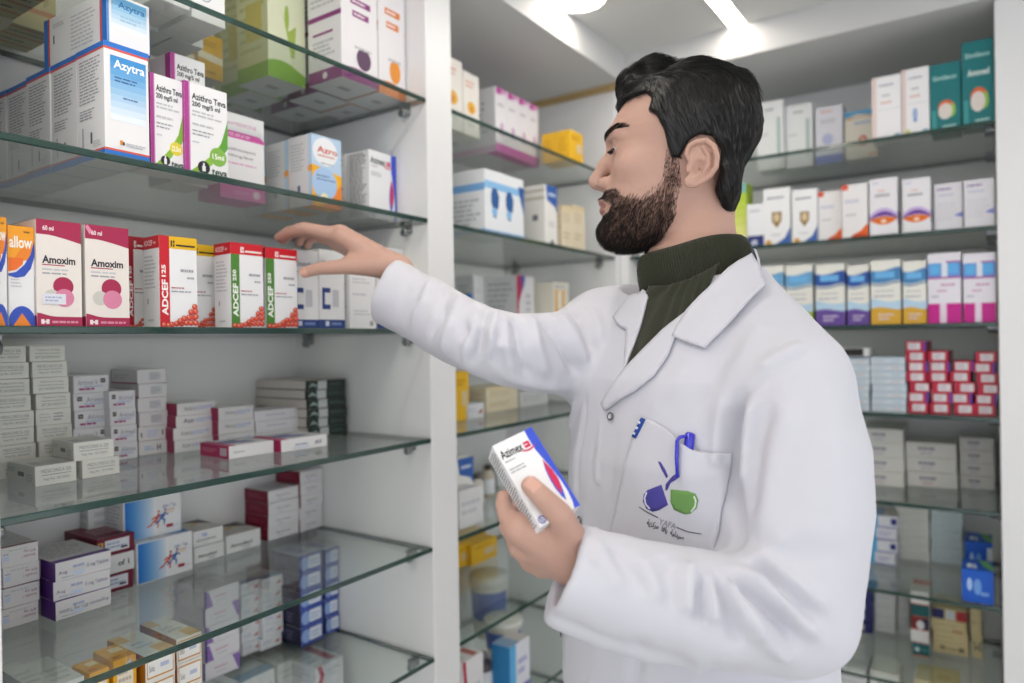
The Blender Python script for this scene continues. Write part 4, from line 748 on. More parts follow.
# ------------------------------------------------------------------ back cabinet
S = dict(side='R')
gK = 'cartons on the top back shelf'
one(k_teal, (1,), 'A', 962, 994.5, 40, 1.85, .08, 'taller teal carton with rainbow figure by the right end panel', group=gK, **S)
one(k_teal, (0,), 'A', 930, 961, 63, 1.85, .1, 'shorter teal carton with rainbow figure, left of the taller', group=gK, **S)
one(k_whitelines, (1,), 'A', 902, 929.5, 68, 1.85, .07, 'tall white carton with a blue mark next to the shorter teal one', group=gK, **S)
one(k_whitelines, (0,), 'A', 872, 901.5, 76, 1.85, .07, 'tall white carton with pale pink edge, left of the blue-marked', group=gK, **S)
one(k_pale, (), 'A', 845, 878, 110, 2.02, .07, 'cream carton with blue top band and brown round picture', group=gK, **S)
one(k_bluebase, (), 'A', 815.5, 843, 106, 2.02, .07, 'white carton with blue foot on the top back shelf', group=gK, **S)
one(k_slim, (), 'A', 786, 813, 104, 2.02, .07, 'white carton with grey-green bar left of the blue-footed one', group=gK, **S)
one(k_slim, (), 'A', 757, 784, 101, 2.0, .07, 'white carton with grey-green bar right behind the hair', group=gK, **S)
gK = 'cartons on the second back shelf'
one(k_palepurple, (0,), 'B', 964, 994.5, 179, 1.85, .07, 'pale lilac-print carton at the right end, second back shelf', group=gK, **S)
one(k_palepurple, (1,), 'B', 934.5, 963, 183, 1.86, .07, 'pale lilac-print carton second from the right end, second back shelf', group=gK, **S)
one(k_eyes, (), 'B', 902.5, 931, 178, 1.85, .06, 'right white carton with purple and orange eye shape', group=gK, **S)
one(k_eyes, (), 'B', 869.5, 898, 178, 1.85, .06, 'left white carton with purple and orange eye shape', group=gK, **S)
one(k_orangewave, (0,), 'B', 842, 868, 184, 1.85, .07, 'right white carton with orange wave foot', group=gK, **S)
one(k_orangewave, (1,), 'B', 818.5, 842, 191, 1.87, .07, 'left white carton with orange wave foot', group=gK, **S)
one(k_crest, (), 'B', 792, 817.5, 189, 1.86, .06, 'right white carton with a small gold crest', group=gK, **S)
one(k_crest, (), 'B', 763.5, 790.5, 188, 1.86, .06, 'left white carton with a small gold crest', group=gK, **S)
one(k_navysm, (), 'B', 747, 764, 204, 1.86, .06, 'small white carton with navy foot beside the left crest carton', group=gK, **S)
one(k_limebox, (), 'B', 722, 747, 184, 1.87, .06, 'lime and yellow carton just behind the neck', group=gK, **S)
one(k_orangewave, (0,), 'B', 637, 658, 214, 1.86, .06, 'orange-footed white carton under the chin', group=gK, **S)
gK = 'cartons on the third back shelf'
one(k_magenta, (), 'C', 963.5, 996, 253, 1.85, .06, 'right white and blue carton with magenta foot', group=gK, **S)
one(k_magenta, (), 'C', 928, 961.5, 253, 1.85, .06, 'left white and blue carton with magenta foot', group=gK, **S)
wv = [('#4a86bc', '#d9a93c', 'yellow'), ('#2f54a4', '#6a4f9c', 'purple'), ('#6fa6d0', '#a4bc4a', 'lime')]
for i, (a, b, vt) in enumerate(((903, 927, 261), (871, 901, 260), (847.5, 869.5, 265), (816, 845, 264), (786, 813, 265), (756, 784, 266))):
    t, bo, nm = wv[i//2]
    one(k_wave, (t, bo), 'C', a, b, vt, 1.85+.004*(1-i % 2), .06, f'{["right", "left"][i % 2]} wavy blue carton with {nm} foot, third back shelf', group=gK, **S)
gK = 'red cartons on the fourth back shelf'
for i, (a, b, vt, n) in enumerate(((907.5, 929, 341, 7), (929.5, 951, 351, 6), (952, 974, 361, 5), (974.5, 997, 352, 6))):
    stack(k_redend, (0, 1, 2, 0, 1), 'D', a, b, vt, 1.87, .1, n, f'red white-labelled carton in the {["leftmost", "second", "third", "rightmost"][i]} red column', gK, jit=.003, jr=3, **S)
gK = 'pale blue cartons on the fourth back shelf'
stack(k_bluepale, (0, 1), 'D', 871, 906.5, 357, 1.87, .12, 8, 'pale blue carton in the stack touching the red columns', gK, **S)
stack(k_bluepale, (1, 0), 'D', 836, 870, 358, 1.87, .12, 8, 'pale blue carton in the stack left of its twin', gK, **S)
zt = on_x(853, 357.3, 1.87).z-SH['D']+.0012
one(k_slot, (), 'D', 838, 869, 348, 1.875, .08, 'white holder with a dark slot lying on the pale blue stack', group=gK, zoff=zt, **S)
one(k_bluepale, (0,), 'D', 800, 835, 356, 1.88, .1, 'pale blue carton half behind the shoulder', group=gK, **S)
gK = 'big white cartons on the fifth back shelf'
stack(k_whitebig, (1, 0, 0, 0), 'E', 862, 904, 429, 484, .18, 4, 'big white carton in the left stack, fifth back shelf', gK, **S)
stack(k_whitebig, (1, 0, 0), 'E', 905.5, 957, 443, 485.5, .2, 3, 'big white carton in the middle stack, fifth back shelf', gK, **S)
stack(k_whitebig, (0,)*4, 'E', 959, 995, 438, 487.5, .16, 4, 'big white carton in the right stack, fifth back shelf', gK, **S)
gK = 'cartons on the sixth back shelf'
stack(k_bluewhite, (0, 1, 0, 1), 'F', 866, 895.5, 516, 562, .1, 4, 'white carton with sky-blue end beside the coat sleeve', gK, jit=.004, jr=4, **S)
stack(k_whitefine, (0,)*7, 'F', 896, 929.5, 504, 558.5, .12, 7, 'finely printed white carton in the left tall stack, sixth back shelf', gK, **S)
stack(k_whitefine, (1,)*7, 'F', 930.5, 963, 507, 562, .12, 7, 'finely printed bluish carton in the right tall stack, sixth back shelf', gK, **S)
one(k_blueglove, (1,), 'F', 965, 993, 543, 1.99, .1, 'blue carton with white end standing behind the front blue one', group=gK, **S)
one(k_blueglove, (0,), 'F', 961.5, 994, 571, 1.85, .09, 'blue carton with green leaf at the front of the sixth back shelf', group=gK, **S)
gK = 'cartons on the seventh back shelf'
stack(k_navywhite, (1, 0, 0, 1), 'G', 846, 873, 590, 629, .1, 4, 'navy carton with white label, left on the seventh back shelf', gK, **S)
stack(k_grey, (0,)*4, 'G', 874, 896, 593, 630.5, .1, 4, 'white carton right of the navy stack, seventh back shelf', gK, **S)
stack(k_grey, (0,)*4, 'G', 897, 909.5, 596, 633, .1, 4, 'narrow white carton left of the teal stack', gK, **S)
stack(k_tealwhite, (0, 1, 2, 3, 4), 'G', 911, 930, 592, 654.5, .1, 5, 'carton of the teal and white stack, seventh back shelf', gK, **S)
stack(k_creampack, (0, 1, 2, 3), 'G', 932, 968, 610, 650.5, .12, 4, 'cream carton in the stack beside the teal one', gK, **S)
stack(k_creampack, (0, 1), 'G', 970.5, 982, 610, 657.5, .1, 2, 'cream carton standing on end right of the cream stack', gK, **S)
gK = 'cartons on the lowest back shelf'
stack(k_grey, (0,)*3, 'H', 838, 868, 668, 1.92, .1, 3, 'white carton in the left stack, lowest back shelf', gK, **S)
stack(k_whitebig, (0,)*2, 'H', 870, 900, 672, 1.92, .1, 2, 'white carton in the middle stack, lowest back shelf', gK, **S)
stack(k_creampack, (1, 2), 'H', 915, 960, 676, 1.92, .1, 2, 'cream carton in the right stack, lowest back shelf', gK, **S)
# ------------------------------------------------------------------ implicit surfaces for the figure
A3 = lambda v: np.array(v, float)
def cap(p, a, b, ra, rb):
    a, b = A3(a), A3(b); ba = b-a; q = p-a
    t = np.clip(q@ba/max(1e-12, ba@ba), 0, 1)
    return np.linalg.norm(q-t[:, None]*ba, axis=1)-(ra+(rb-ra)*t)
def ell(p, c, r, M=None):
    q = p-A3(c)
    if M is not None: q = q@M                        # M columns: local axes
    r = A3(r); k0 = np.linalg.norm(q/r, axis=1); k1 = np.linalg.norm(q/(r*r), axis=1)+1e-9
    return k0*(k0-1)/k1
def smin(a, b, k):
    h = np.clip(.5+.5*(b-a)/k, 0, 1); return b+(a-b)*h-k*h*(1-h)
def smax(a, b, k): return -smin(-a, -b, k)
def chain(p, pts, rs, k=.004):
    d = None
    for i in range(len(pts)-1):
        e = cap(p, pts[i], pts[i+1], rs[i], rs[i+1]); d = e if d is None else np.minimum(d, e)
    return d
def grad(f, p, e=4e-4):
    g = np.empty_like(p)
    for k in range(3):
        o = np.zeros(3); o[k] = e; g[:, k] = (f(p+o)-f(p-o))/(2*e)
    return g
def project(f, p, it=2, e=4e-4):
    p = p.copy()
    for s in range(0, len(p), 60000):
        q = p[s:s+60000]
        for _ in range(it):
            g = grad(f, q, e); q = q-(f(q)/np.maximum((g*g).sum(1), .05))[:, None]*g
        p[s:s+60000] = q
    return p
def surface_net(f, lo, hi, h, proj=2):
    lo, hi = A3(lo), A3(hi); Bk = 8; nb = np.ceil((hi-lo)/(h*Bk)).astype(int); n = nb*Bk
    S = np.empty(tuple(n), np.float32)
    bi = np.stack(np.meshgrid(*[np.arange(k) for k in nb], indexing='ij'), -1).reshape(-1, 3)
    fc = f(lo+(bi*Bk+Bk/2-.5)*h); R = h*Bk*.87*1.35+h
    off = np.stack(np.meshgrid(*[np.arange(Bk)]*3, indexing='ij'), -1).reshape(-1, 3)
    S8 = S.reshape(nb[0], Bk, nb[1], Bk, nb[2], Bk)
    far = np.abs(fc) > R
    sg = np.where(fc > 0, 1, -1).astype(np.float32)
    S8[:] = sg.reshape(tuple(nb))[:, None, :, None, :, None]
    near = np.nonzero(~far)[0]
    for s in range(0, len(near), 300):
        b = bi[near[s:s+300]]
        pts = lo+((b*Bk)[:, None, :]+off[None])*h
        v = f(pts.reshape(-1, 3)).reshape(len(b), Bk, Bk, Bk)
        for i, q in enumerate(b): S8[q[0], :, q[1], :, q[2], :] = v[i]
    I = S < 0
    c = np.zeros(tuple(n-1), np.int8)
    for dx in (0, 1):
        for dy in (0, 1):
            for dz in (0, 1): c += I[dx:n[0]-1+dx, dy:n[1]-1+dy, dz:n[2]-1+dz]
    act = np.argwhere((c > 0) & (c < 8)); idx = np.full(tuple(n-1), -1, np.int32); idx[tuple(act.T)] = np.arange(len(act))
    corners = [(i, j, k) for i in (0, 1) for j in (0, 1) for k in (0, 1)]
    vals = {q: S[act[:, 0]+q[0], act[:, 1]+q[1], act[:, 2]+q[2]].astype(float) for q in corners}
    acc = np.zeros((len(act), 3)); cnt = np.zeros(len(act))
    for a in corners:
        for ax in range(3):
            if a[ax]: continue
            b = list(a); b[ax] = 1; b = tuple(b); va, vb = vals[a], vals[b]
            cr = (va < 0) != (vb < 0); t = np.where(cr, va/np.where(cr, va-vb, 1), 0)
            pos = np.repeat(A3(a)[None], len(act), 0); pos[:, ax] += t
            acc += pos*cr[:, None]; cnt += cr
    V = lo+(act+acc/cnt[:, None])*h
    quads = []
    for ax in range(3):
        sl0 = [slice(None)]*3; sl1 = [slice(None)]*3; sl0[ax] = slice(0, -1); sl1[ax] = slice(1, None)
        e = np.argwhere(I[tuple(sl0)] != I[tuple(sl1)]); u, w = (ax+1) % 3, (ax+2) % 3
        ok = (e[:, u] > 0) & (e[:, w] > 0) & (e[:, u] < n[u]-1) & (e[:, w] < n[w]-1); e = e[ok]
        ins = I[tuple(e.T)]
        def at_(du, dw):
            q = e.copy(); q[:, u] += du; q[:, w] += dw; return idx[tuple(q.T)]
        q = np.stack([at_(-1, -1), at_(0, -1), at_(0, 0), at_(-1, 0)], 1)
        q[~ins] = q[~ins][:, ::-1]; quads.append(q)
    Q = np.concatenate(quads); Q = Q[(Q >= 0).all(1)]
    if proj: V = project(f, V, proj, h*.15)
    return V, Q
def np_mesh(name, V, Q, m, smooth=True):
    me = bpy.data.meshes.new(name); k = Q.shape[1]
    me.vertices.add(len(V)); me.vertices.foreach_set('co', np.asarray(V, np.float32).ravel())
    me.loops.add(len(Q)*k); me.loops.foreach_set('vertex_index', np.asarray(Q, np.int32).ravel())
    me.polygons.add(len(Q)); me.polygons.foreach_set('loop_start', np.arange(len(Q), dtype=np.int32)*k)
    if smooth: me.polygons.foreach_set('use_smooth', np.ones(len(Q), bool))
    for q in (m if isinstance(m, list) else [m]): me.materials.append(q)
    me.update(calc_edges=True); me.validate(); return me
def march(f, u, v, t0=.3, t1=1.6):
    """first point where the view ray of (u, v) meets the surface"""
    r = ray(u, v).normalized(); o = A3(CAM); r = A3(r); t = t0
    for _ in range(160):
        d = float(f((o+r*t)[None])[0])
        if d < 2e-4: return o+r*t
        t += max(d*.7, 3e-4)
        if t > t1: return None
    return o+r*t
def march_many(f, uv, t0=.3, t1=1.7):
    o = A3(CAM); r = np.array([A3(ray(*q).normalized()) for q in uv]); t = np.full(len(r), t0)
    for _ in range(220):
        d = f(o+r*t[:, None]); t = np.where(t < t1, t+np.where(np.abs(d) > 1e-4, d*.7, 0), t)
    return o+r*t[:, None], t < t1
def strands(name, roots, dirs, m, lens, rad, bend=None, seg=4, parent=None, taper=.35):
    """hair as thin three-sided tubes: roots (n,3); dirs: function(points, step) -> unit direction field"""
    n = len(roots); P_ = [roots.copy()]; cur = roots.copy()
    for s in range(seg):
        d = dirs(cur, s/seg); d = d/np.maximum(1e-9, np.linalg.norm(d, axis=1))[:, None]
        cur = cur+d*(lens/seg)[:, None]; P_.append(cur.copy())
    P_ = np.stack(P_, 1)                                     # n, seg+1, 3
    T_ = np.gradient(P_, axis=1); T_ /= np.maximum(1e-9, np.linalg.norm(T_, axis=2))[:, :, None]
    ref = np.tile(np.array([.31, .52, .79]), (n, seg+1, 1)); U_ = np.cross(T_, ref); U_ /= np.maximum(1e-9, np.linalg.norm(U_, axis=2))[:, :, None]; W_ = np.cross(T_, U_)
    k = np.linspace(0, 1, seg+1); rr = (rad[:, None] if np.ndim(rad) else rad)*(1-(1-taper)*k**2)[None]
    V = []
    for j in range(3):
        a = 2*math.pi*j/3; V.append(P_+(U_*math.cos(a)+W_*math.sin(a))*rr[:, :, None])
    V = np.stack(V, 2).reshape(-1, 3)                        # n, seg+1, 3 corners
    base = (np.arange(n)[:, None]*(seg+1)+np.arange(seg)[None]).reshape(-1)*3
    Q = np.concatenate([np.stack([base+j, base+(j+1) % 3, base+3+(j+1) % 3, base+3+j], 1) for j in range(3)])
    return V, Q
from mathutils.geometry import delaunay_2d_cdt
def patch_mesh(f, poly, off, thick, m, step=3.0, bulge=None, smooth_n=True, prints=()):
    """cloth piece lying on the surface f: outline traced as seen from the camera, given a thickness"""
    poly = [tuple(map(float, q)) for q in poly]
    dense = []
    for i in range(len(poly)):
        a, b = poly[i], poly[(i+1) % len(poly)]; L = math.dist(a, b); k = max(1, int(L/step))
        dense += [(a[0]+(b[0]-a[0])*j/k, a[1]+(b[1]-a[1])*j/k) for j in range(k)]
    def inside(x, y):
        c = False
        for i in range(len(poly)):
            (x0, y0), (x1, y1) = poly[i], poly[i-1]
            if (y0 > y) != (y1 > y) and x < (x1-x0)*(y-y0)/(y1-y0)+x0: c = not c
        return c
    def edist(x, y):
        return min(math.hypot(x-a, y-b) for a, b in dense)
    xs = [q[0] for q in poly]; ys = [q[1] for q in poly]; inner = []
    y = min(ys)+step/2
    while y < max(ys):
        x = min(xs)+step/2
        while x < max(xs):
            if inside(x, y) and edist(x, y) > step*.6: inner.append((x, y))
            x += step
        y += step
    pts = dense+inner
    vs, _, fs, *_ = delaunay_2d_cdt([Vector(q) for q in pts], [], [list(range(len(dense)))], 1, 1e-4)
    uv = [(q.x, q.y) for q in vs]; X, ok = march_many(f, uv)
    g = grad(f, X, .004); g /= np.maximum(1e-9, np.linalg.norm(g, axis=1))[:, None]
    o = np.array([off(*q) if callable(off) else off for q in uv])+lookup(X)
    top = X+g*(o+thick)[:, None]; bot = X+g*(o-.001)[:, None]
    bad = ~ok | (np.abs(f(X)) > .002); med = np.median(X[~bad], 0); X[bad] = med; top[bad] = med; bot[bad] = med
    n = len(uv); V = np.concatenate([top, bot]); F = []; fs = [t for t in fs if not any(bad[i] for i in t)]
    from collections import Counter
    ed = Counter()
    view = A3(CAM)
    for t in fs:
        t = list(t); a, b, c = (top[i] for i in t[:3])
        if np.dot(np.cross(b-a, c-a), view-a) < 0: t = t[::-1]
        F.append(tuple(t)); F.append(tuple(i+n for i in t[::-1]))
        for i in range(len(t)): ed[(t[i], t[(i+1) % len(t)])] += 1
    for (a, b) in ed:
        if (b, a) not in ed: F.append((b, a, a+n, b+n))
    return V, F
# ------------------------------------------------------------------ the pharmacist
RT, UP, FW = A3(_rt), A3(_up), A3(_fw)
AT = lambda u, v, d: A3(at(u, v, d))
D_H = .93
HC = AT(680, 165, D_H)
_r0 = A3(ray(680, 165)); _r0[2] = 0; _r0 /= np.linalg.norm(_r0)
HY = -_r0; HZ = A3((0, 0, 1)); HX = np.cross(HY, HZ)                  # towards the viewer, up, the way he looks
HM = np.stack([HX, HY, HZ], 1)
def S2(u, v, y=0):                                                     # head coordinates of a traced point lying y in front of the mid plane
    r = A3(ray(u, v)); o = HC+HY*y-A3(CAM); t = (o@HY)/(r@HY); p = A3(CAM)+r*t-HC
    return np.array([p@HX, y, p@HZ])
def Hs(u, v, y=0): return S2(u, v, y)
PXM = abs(S2(681, 165)[0]-S2(680, 165)[0])
_tab = [(98,630,740,58),(110,621,745,66),(120,614.5,745,69),(130,609.5,745,70),(138,607.5,744,70),(144,608,742,69),(150,610,740,68),(158,611.5,735,67),(168,611.5,728,66),(178,610.5,722,64),(188,607,716,62),(195,604.5,712,60),(203,604,708,58),(212,605,702,55),(220,605,694,52),(228,603.5,684,48),(236,604.5,672,41),(243,609,655,30),(248,619,640,18)]
_tz = np.array([S2(650, v)[2] for v, *_ in _tab])[::-1]; _tf = np.array([S2(a, v)[0] for v, a, b, w in _tab])[::-1]
_tb = np.array([S2(b, v)[0] for v, a, b, w in _tab])[::-1]; _tw = np.array([w/1000 for *_, w in _tab])[::-1]
EYE = [Hs(624.5, 153.5, 0)+A3((0, s*.0305, 0)) for s in (1, -1)]; EYE_R = .0122
def lid_pt(c, s, phi, eps, R):
    return c+R*A3((math.cos(phi)*math.cos(eps), s*math.sin(phi)*math.cos(eps), math.sin(eps)))
def head_local(q):
    z = q[:, 2]; xf = np.interp(z, _tz, _tf); xb = np.interp(z, _tz, _tb); w = np.interp(z, _tz, _tw)
    return _head_rest(q, z, xf, xb, w)
def skull_local(q):
    z = q[:, 2]; xf = np.interp(z, _tz, _tf); xb = np.interp(z, _tz, _tb); w = np.interp(z, _tz, _tw)
    return _head_rest(q, z, xf, xb, w, True)
def _head_rest(q, z, xf, xb, w, bare=False):
    a = (xf-xb)/2; c = (xf+xb)/2; x = q[:, 0]-c; y = np.abs(q[:, 1]); n = 2.25
    k = ((np.abs(x)/a)**n+(y/w)**n)**(1/n)
    face = (k-1)*np.minimum(a, w)*.85
    face = np.maximum(face, np.maximum(z-_tz[-1], _tz[0]-z))
    d = smin(face, ell(q, Hs(691, 130), (.0775, .0735, .0695)), .022)
    if bare: return d
    qs = q.copy(); qs[:, 1] = y                                        # the face is symmetric
    P3 = lambda u, v, yy=0: np.append(S2(u, v)[[0]], [yy, S2(u, v)[2]])
    d = smax(d, -ell(qs, P3(610.5, 152, .030), (.011, .017, .0085)), .012)
    d = smin(d, chain(qs, [P3(613.5, 141, .006), P3(615, 139.5, .022), P3(624, 142, .043)], [.006, .0062, .006]), .012)
    d = smin(d, ell(qs, P3(636, 174, .047), (.022, .016, .014)), .02)
    d = smin(d, cap(q, P3(614.5, 149), P3(604.5, 166), .0068, .0078), .009)
    d = smin(d, cap(q, P3(604.5, 166), P3(595.5, 181.5), .0078, .0095), .008)
    d = smin(d, ell(qs, P3(606.5, 184.5, .0125), (.0105, .0062, .0078)), .006)
    d = smin(d, cap(q, P3(597, 184.5), P3(606, 189), .006, .006), .005)
    d = smax(d, -ell(qs, P3(601, 190, .0072), (.0062, .0032, .0034)), .003)
    d = smin(d, ell(q, P3(603.3, 203.8), (.0060, .021, .0044)), .006)
    d = smin(d, ell(q, P3(604.6, 212), (.0064, .019, .0052)), .006)
    d = smax(d, -chain(qs, [P3(596.5, 207.8, 0), P3(600, 207.8, .012), P3(607, 208.5, .022)], [.0016, .0014, .0012]), .002)
    d = smin(d, ell(q, P3(609, 233), (.0125, .019, .0125)), .014)
    # eyelids over the eyeball, open in a narrow slit
    e = EYE[0]
    d = smin(d, np.linalg.norm(qs-e, axis=1)-(EYE_R+.0014), .0045)
    sl = [lid_pt(e, 1, math.radians(f), math.radians(g), EYE_R+.0012) for f, g in ((-38, -12), (-18, -7), (5, -6), (28, -9), (48, -15))]
    d = smax(d, -chain(qs, sl, [.0014, .0028, .0034, .0030, .0014]), .0012)
    d = smax(d, -(np.linalg.norm(qs-e, axis=1)-(EYE_R-.0004)), .0006)
    # ear
    EP = lambda u, v, yy: np.append(S2(u, v, yy)[[0]], [yy, S2(u, v, yy)[2]])
    ear = ell(qs, EP(702, 161, .0775), (.0165, .0042, .0265), np.stack([A3((.955, -.28, .1)), A3((.28, .96, 0)), A3((-.1, .03, .99))], 1))
    ear = smax(ear, -ell(qs, EP(698, 167.5, .083), (.0085, .0078, .0105)), .003)
    ear = smax(ear, -ell(qs, EP(703, 151, .087), (.009, .005, .0075)), .003)
    hel = [EP(691, 163, .0735), EP(686.5, 154, .0745), EP(689.5, 146, .0765), EP(696.5, 142, .080), EP(706.5, 140.5, .084), EP(714, 146.5, .0875), EP(717, 156, .0885), EP(716, 167, .087), EP(710, 175.5, .0845), EP(703.5, 180.5, .081), EP(696, 185, .077)]
    ear = smin(ear, chain(qs, hel, [.0022, .003, .0033, .0034, .0034, .0035, .0034, .0032, .003, .003, .0032]), .0025)
    ear = smin(ear, chain(qs, [EP(703, 147.5, .082), EP(708.5, 155, .0835), EP(708.5, 165, .0825), EP(703, 173.5, .0795), EP(696, 177.5, .077)], [.0022, .0028, .003, .0028, .0026]), .003)
    ear = smin(ear, ell(qs, EP(689.5, 168.5, .0745), (.0045, .0042, .0062)), .003)
    ear = smin(ear, ell(qs, EP(691, 181.5, .0755), (.0085, .0042, .0078)), .004)
    return smin(d, ear, .005)
NECK = [AT(698, 205, .935), AT(697, 222, .935), AT(696, 252, .93), AT(694, 280, .925)]
def bounded(p, c, R, fn):
    dist = np.linalg.norm(p-c, axis=1); out = dist-R
    m = out < .04
    if m.any(): out[m] = fn(p[m])
    return out
def head_f(p): return bounded(p, HC, .165, lambda q: head_local((q-HC)@HM))

# hands: joints as (u, v, depth) seen from the camera
J = lambda *a: [AT(*q) for q in a]
R_W = AT(397, 269.5, 1.075)
RF = [  # right hand fingers: index, middle, ring, little
    (J((342, 235.5, 1.088), (304, 227.5, 1.098), (289, 231, 1.108), (278.5, 237.5, 1.118)), (.0105, .0088, .0078, .0066)),
    (J((340, 234, 1.106), (304, 229, 1.122), (291, 234, 1.132), (283, 240.5, 1.138)), (.0105, .0088, .0078, .0066)),
    (J((337, 238, 1.124), (311, 231, 1.142), (302, 236, 1.148), (299.5, 243, 1.152)), (.0100, .0084, .0074, .0064)),
    (J((338, 244, 1.138), (318, 237, 1.155), (310, 240.5, 1.16), (307, 246, 1.162)), (.0090, .0074, .0066, .0058))]
RTH = (J((378, 266, 1.068), (346, 266.5, 1.072), (319, 268.5, 1.08), (304.5, 272.5, 1.085)), (.0150, .0118, .0096, .0080))
def rhand(p):
    d = cap(p, R_W, RF[0][0][0], .0190, .0135)
    for k, r in ((1, .0150), (2, .0140), (3, .0120)): d = smin(d, cap(p, R_W+RT*0+FW*.004*k, RF[k][0][0], .0185, r), .010)
    d = smin(d, cap(p, AT(384, 266, 1.07), AT(352, 262, 1.08), .017, .0125), .012)
    fg = None
    for pts, rs in RF:
        e = chain(p, pts, rs); fg = e if fg is None else np.minimum(fg, e)
    d = smin(d, fg, .007)
    d = smin(d, chain(p, *RTH), .010)
    return smin(d, cap(p, R_W, AT(422, 297, 1.05), .0195, .0210), .012)
# the box he holds: rigid frame from its traced face
BX_W, BX_H, BX_D = .0455, .091, .031
def cvec(a, b, c): return RT*a+UP*b-FW*c                               # right, up, towards the viewer
_w = cvec(38.4, 16.3, -16.9); _h = cvec(-45.7, 70, -36); _w /= np.linalg.norm(_w); _h -= _w*(_h@_w); _h /= np.linalg.norm(_h); _n = np.cross(_w, _h)
BX_C = AT(535.6, 475.2, .68)                                           # centre of the printed face
L_W = AT(578, 561, .700)
LF = [
    (J((520, 529, .684), (507.5, 517, .694), (503.5, 505, .700), (503.5, 497, .704)), (.0112, .0092, .0082, .0070)),
    (J((523, 545, .705), (508, 527, .722), (512, 513, .734), (520, 505, .738)), (.0112, .0092, .0082, .0070)),
    (J((532, 557, .722), (517, 541, .742), (520, 527, .752), (528, 519, .756)), (.0106, .0088, .0078, .0066)),
    (J((543, 565, .732), (530, 553, .754), (532, 541, .764), (539, 533, .767)), (.0096, .0080, .0070, .0060))]
LTH = (J((571, 541, .688), (560, 515, .662), (543, 498, .656), (530.5, 485.5, .6595)), (.0165, .0122, .0102, .0088))
def lhand(p):
    d = cap(p, L_W, LF[0][0][0], .0215, .0150)
    for k, r in ((1, .0150), (2, .0150), (3, .0130)): d = smin(d, cap(p, L_W+FW*.004*k, LF[k][0][0], .0205, r), .012)
    d = smin(d, cap(p, AT(570, 545, .695), AT(545, 527, .688), .018, .014), .014)
    fg = None
    for pts, rs in LF:
        e = chain(p, pts, rs); fg = e if fg is None else np.minimum(fg, e)
    d = smin(d, fg, .007)
    d = smin(d, chain(p, *LTH), .010)
    return smin(d, cap(p, L_W, AT(640, 590, .715), .0215, .0300), .014)

# torso frame
TA = AT(690, 341, .925)
T_F = -.50*FW-.866*RT; T_F[2] = 0; T_F /= np.linalg.norm(T_F); T_L = np.cross(HZ, T_F)
if T_L@RT < 0: T_L = -T_L
_zt = [(.30, .22, .165, 0), (.60, .215, .16, 0), (.85, .20, .145, 0), (1.0, .192, .158, .006), (1.1, .184, .150, .006), (1.2, .182, .138, .01), (1.3, .186, .132, .012), (1.40, .178, .118, .008), (1.46, .150, .095, 0), (1.50, .110, .080, -.004), (1.54, .080, .072, -.004), (1.57, .070, .066, 0)]
_zz = np.array([q[0] for q in _zt]); _zl = np.array([q[1] for q in _zt]); _zf = np.array([q[2] for q in _zt]); _zo = np.array([q[3] for q in _zt])
def torso(p, off=0, zlo=.56):
    q = p-TA; z = p[:, 2]; l = np.interp(z, _zz, _zl)+off; f = np.interp(z, _zz, _zf)+off; x = q@T_F-np.interp(z, _zz, _zo); y = q@T_L
    k = np.sqrt((x/f)**2+(y/l)**2); d = (k-1)*np.minimum(f, l)*.9
    return np.maximum(d, np.maximum(z-1.565, zlo-z))
L_S, L_E = AT(803, 388, .775), AT(797, 598, .715)
R_S, R_E = AT(606, 338, 1.05), AT(503, 349, .922)
def body_f(p):
    d = head_f(p)
    nk = chain(p, NECK, [.047, .048, .053, .055])
    d = smin(d, nk, .016)
    b = torso(p, -.022, .80)
    b = smin(b, cap(p, AT(735, 294, .88), AT(785, 387, .79), .030, .040), .03); b = smin(b, cap(p, AT(660, 316, .97), R_S, .024, .040), .03)
    d = smin(d, b, .02)
    d = smin(d, chain(p, [AT(788, 400, .785), AT(787, 600, .725), AT(640, 590, .705)], [.048, .040, .030]), .02)
    d = smin(d, chain(p, [R_S, R_E, AT(460, 326, .975), AT(422, 297, 1.05)], [.042, .030, .027, .021]), .02)
    d = np.minimum(d, bounded(p, (R_W+RF[0][0][1])/2, .11, rhand)); d = np.minimum(d, bounded(p, (L_W+BX_C)/2, .12, lhand))
    return d
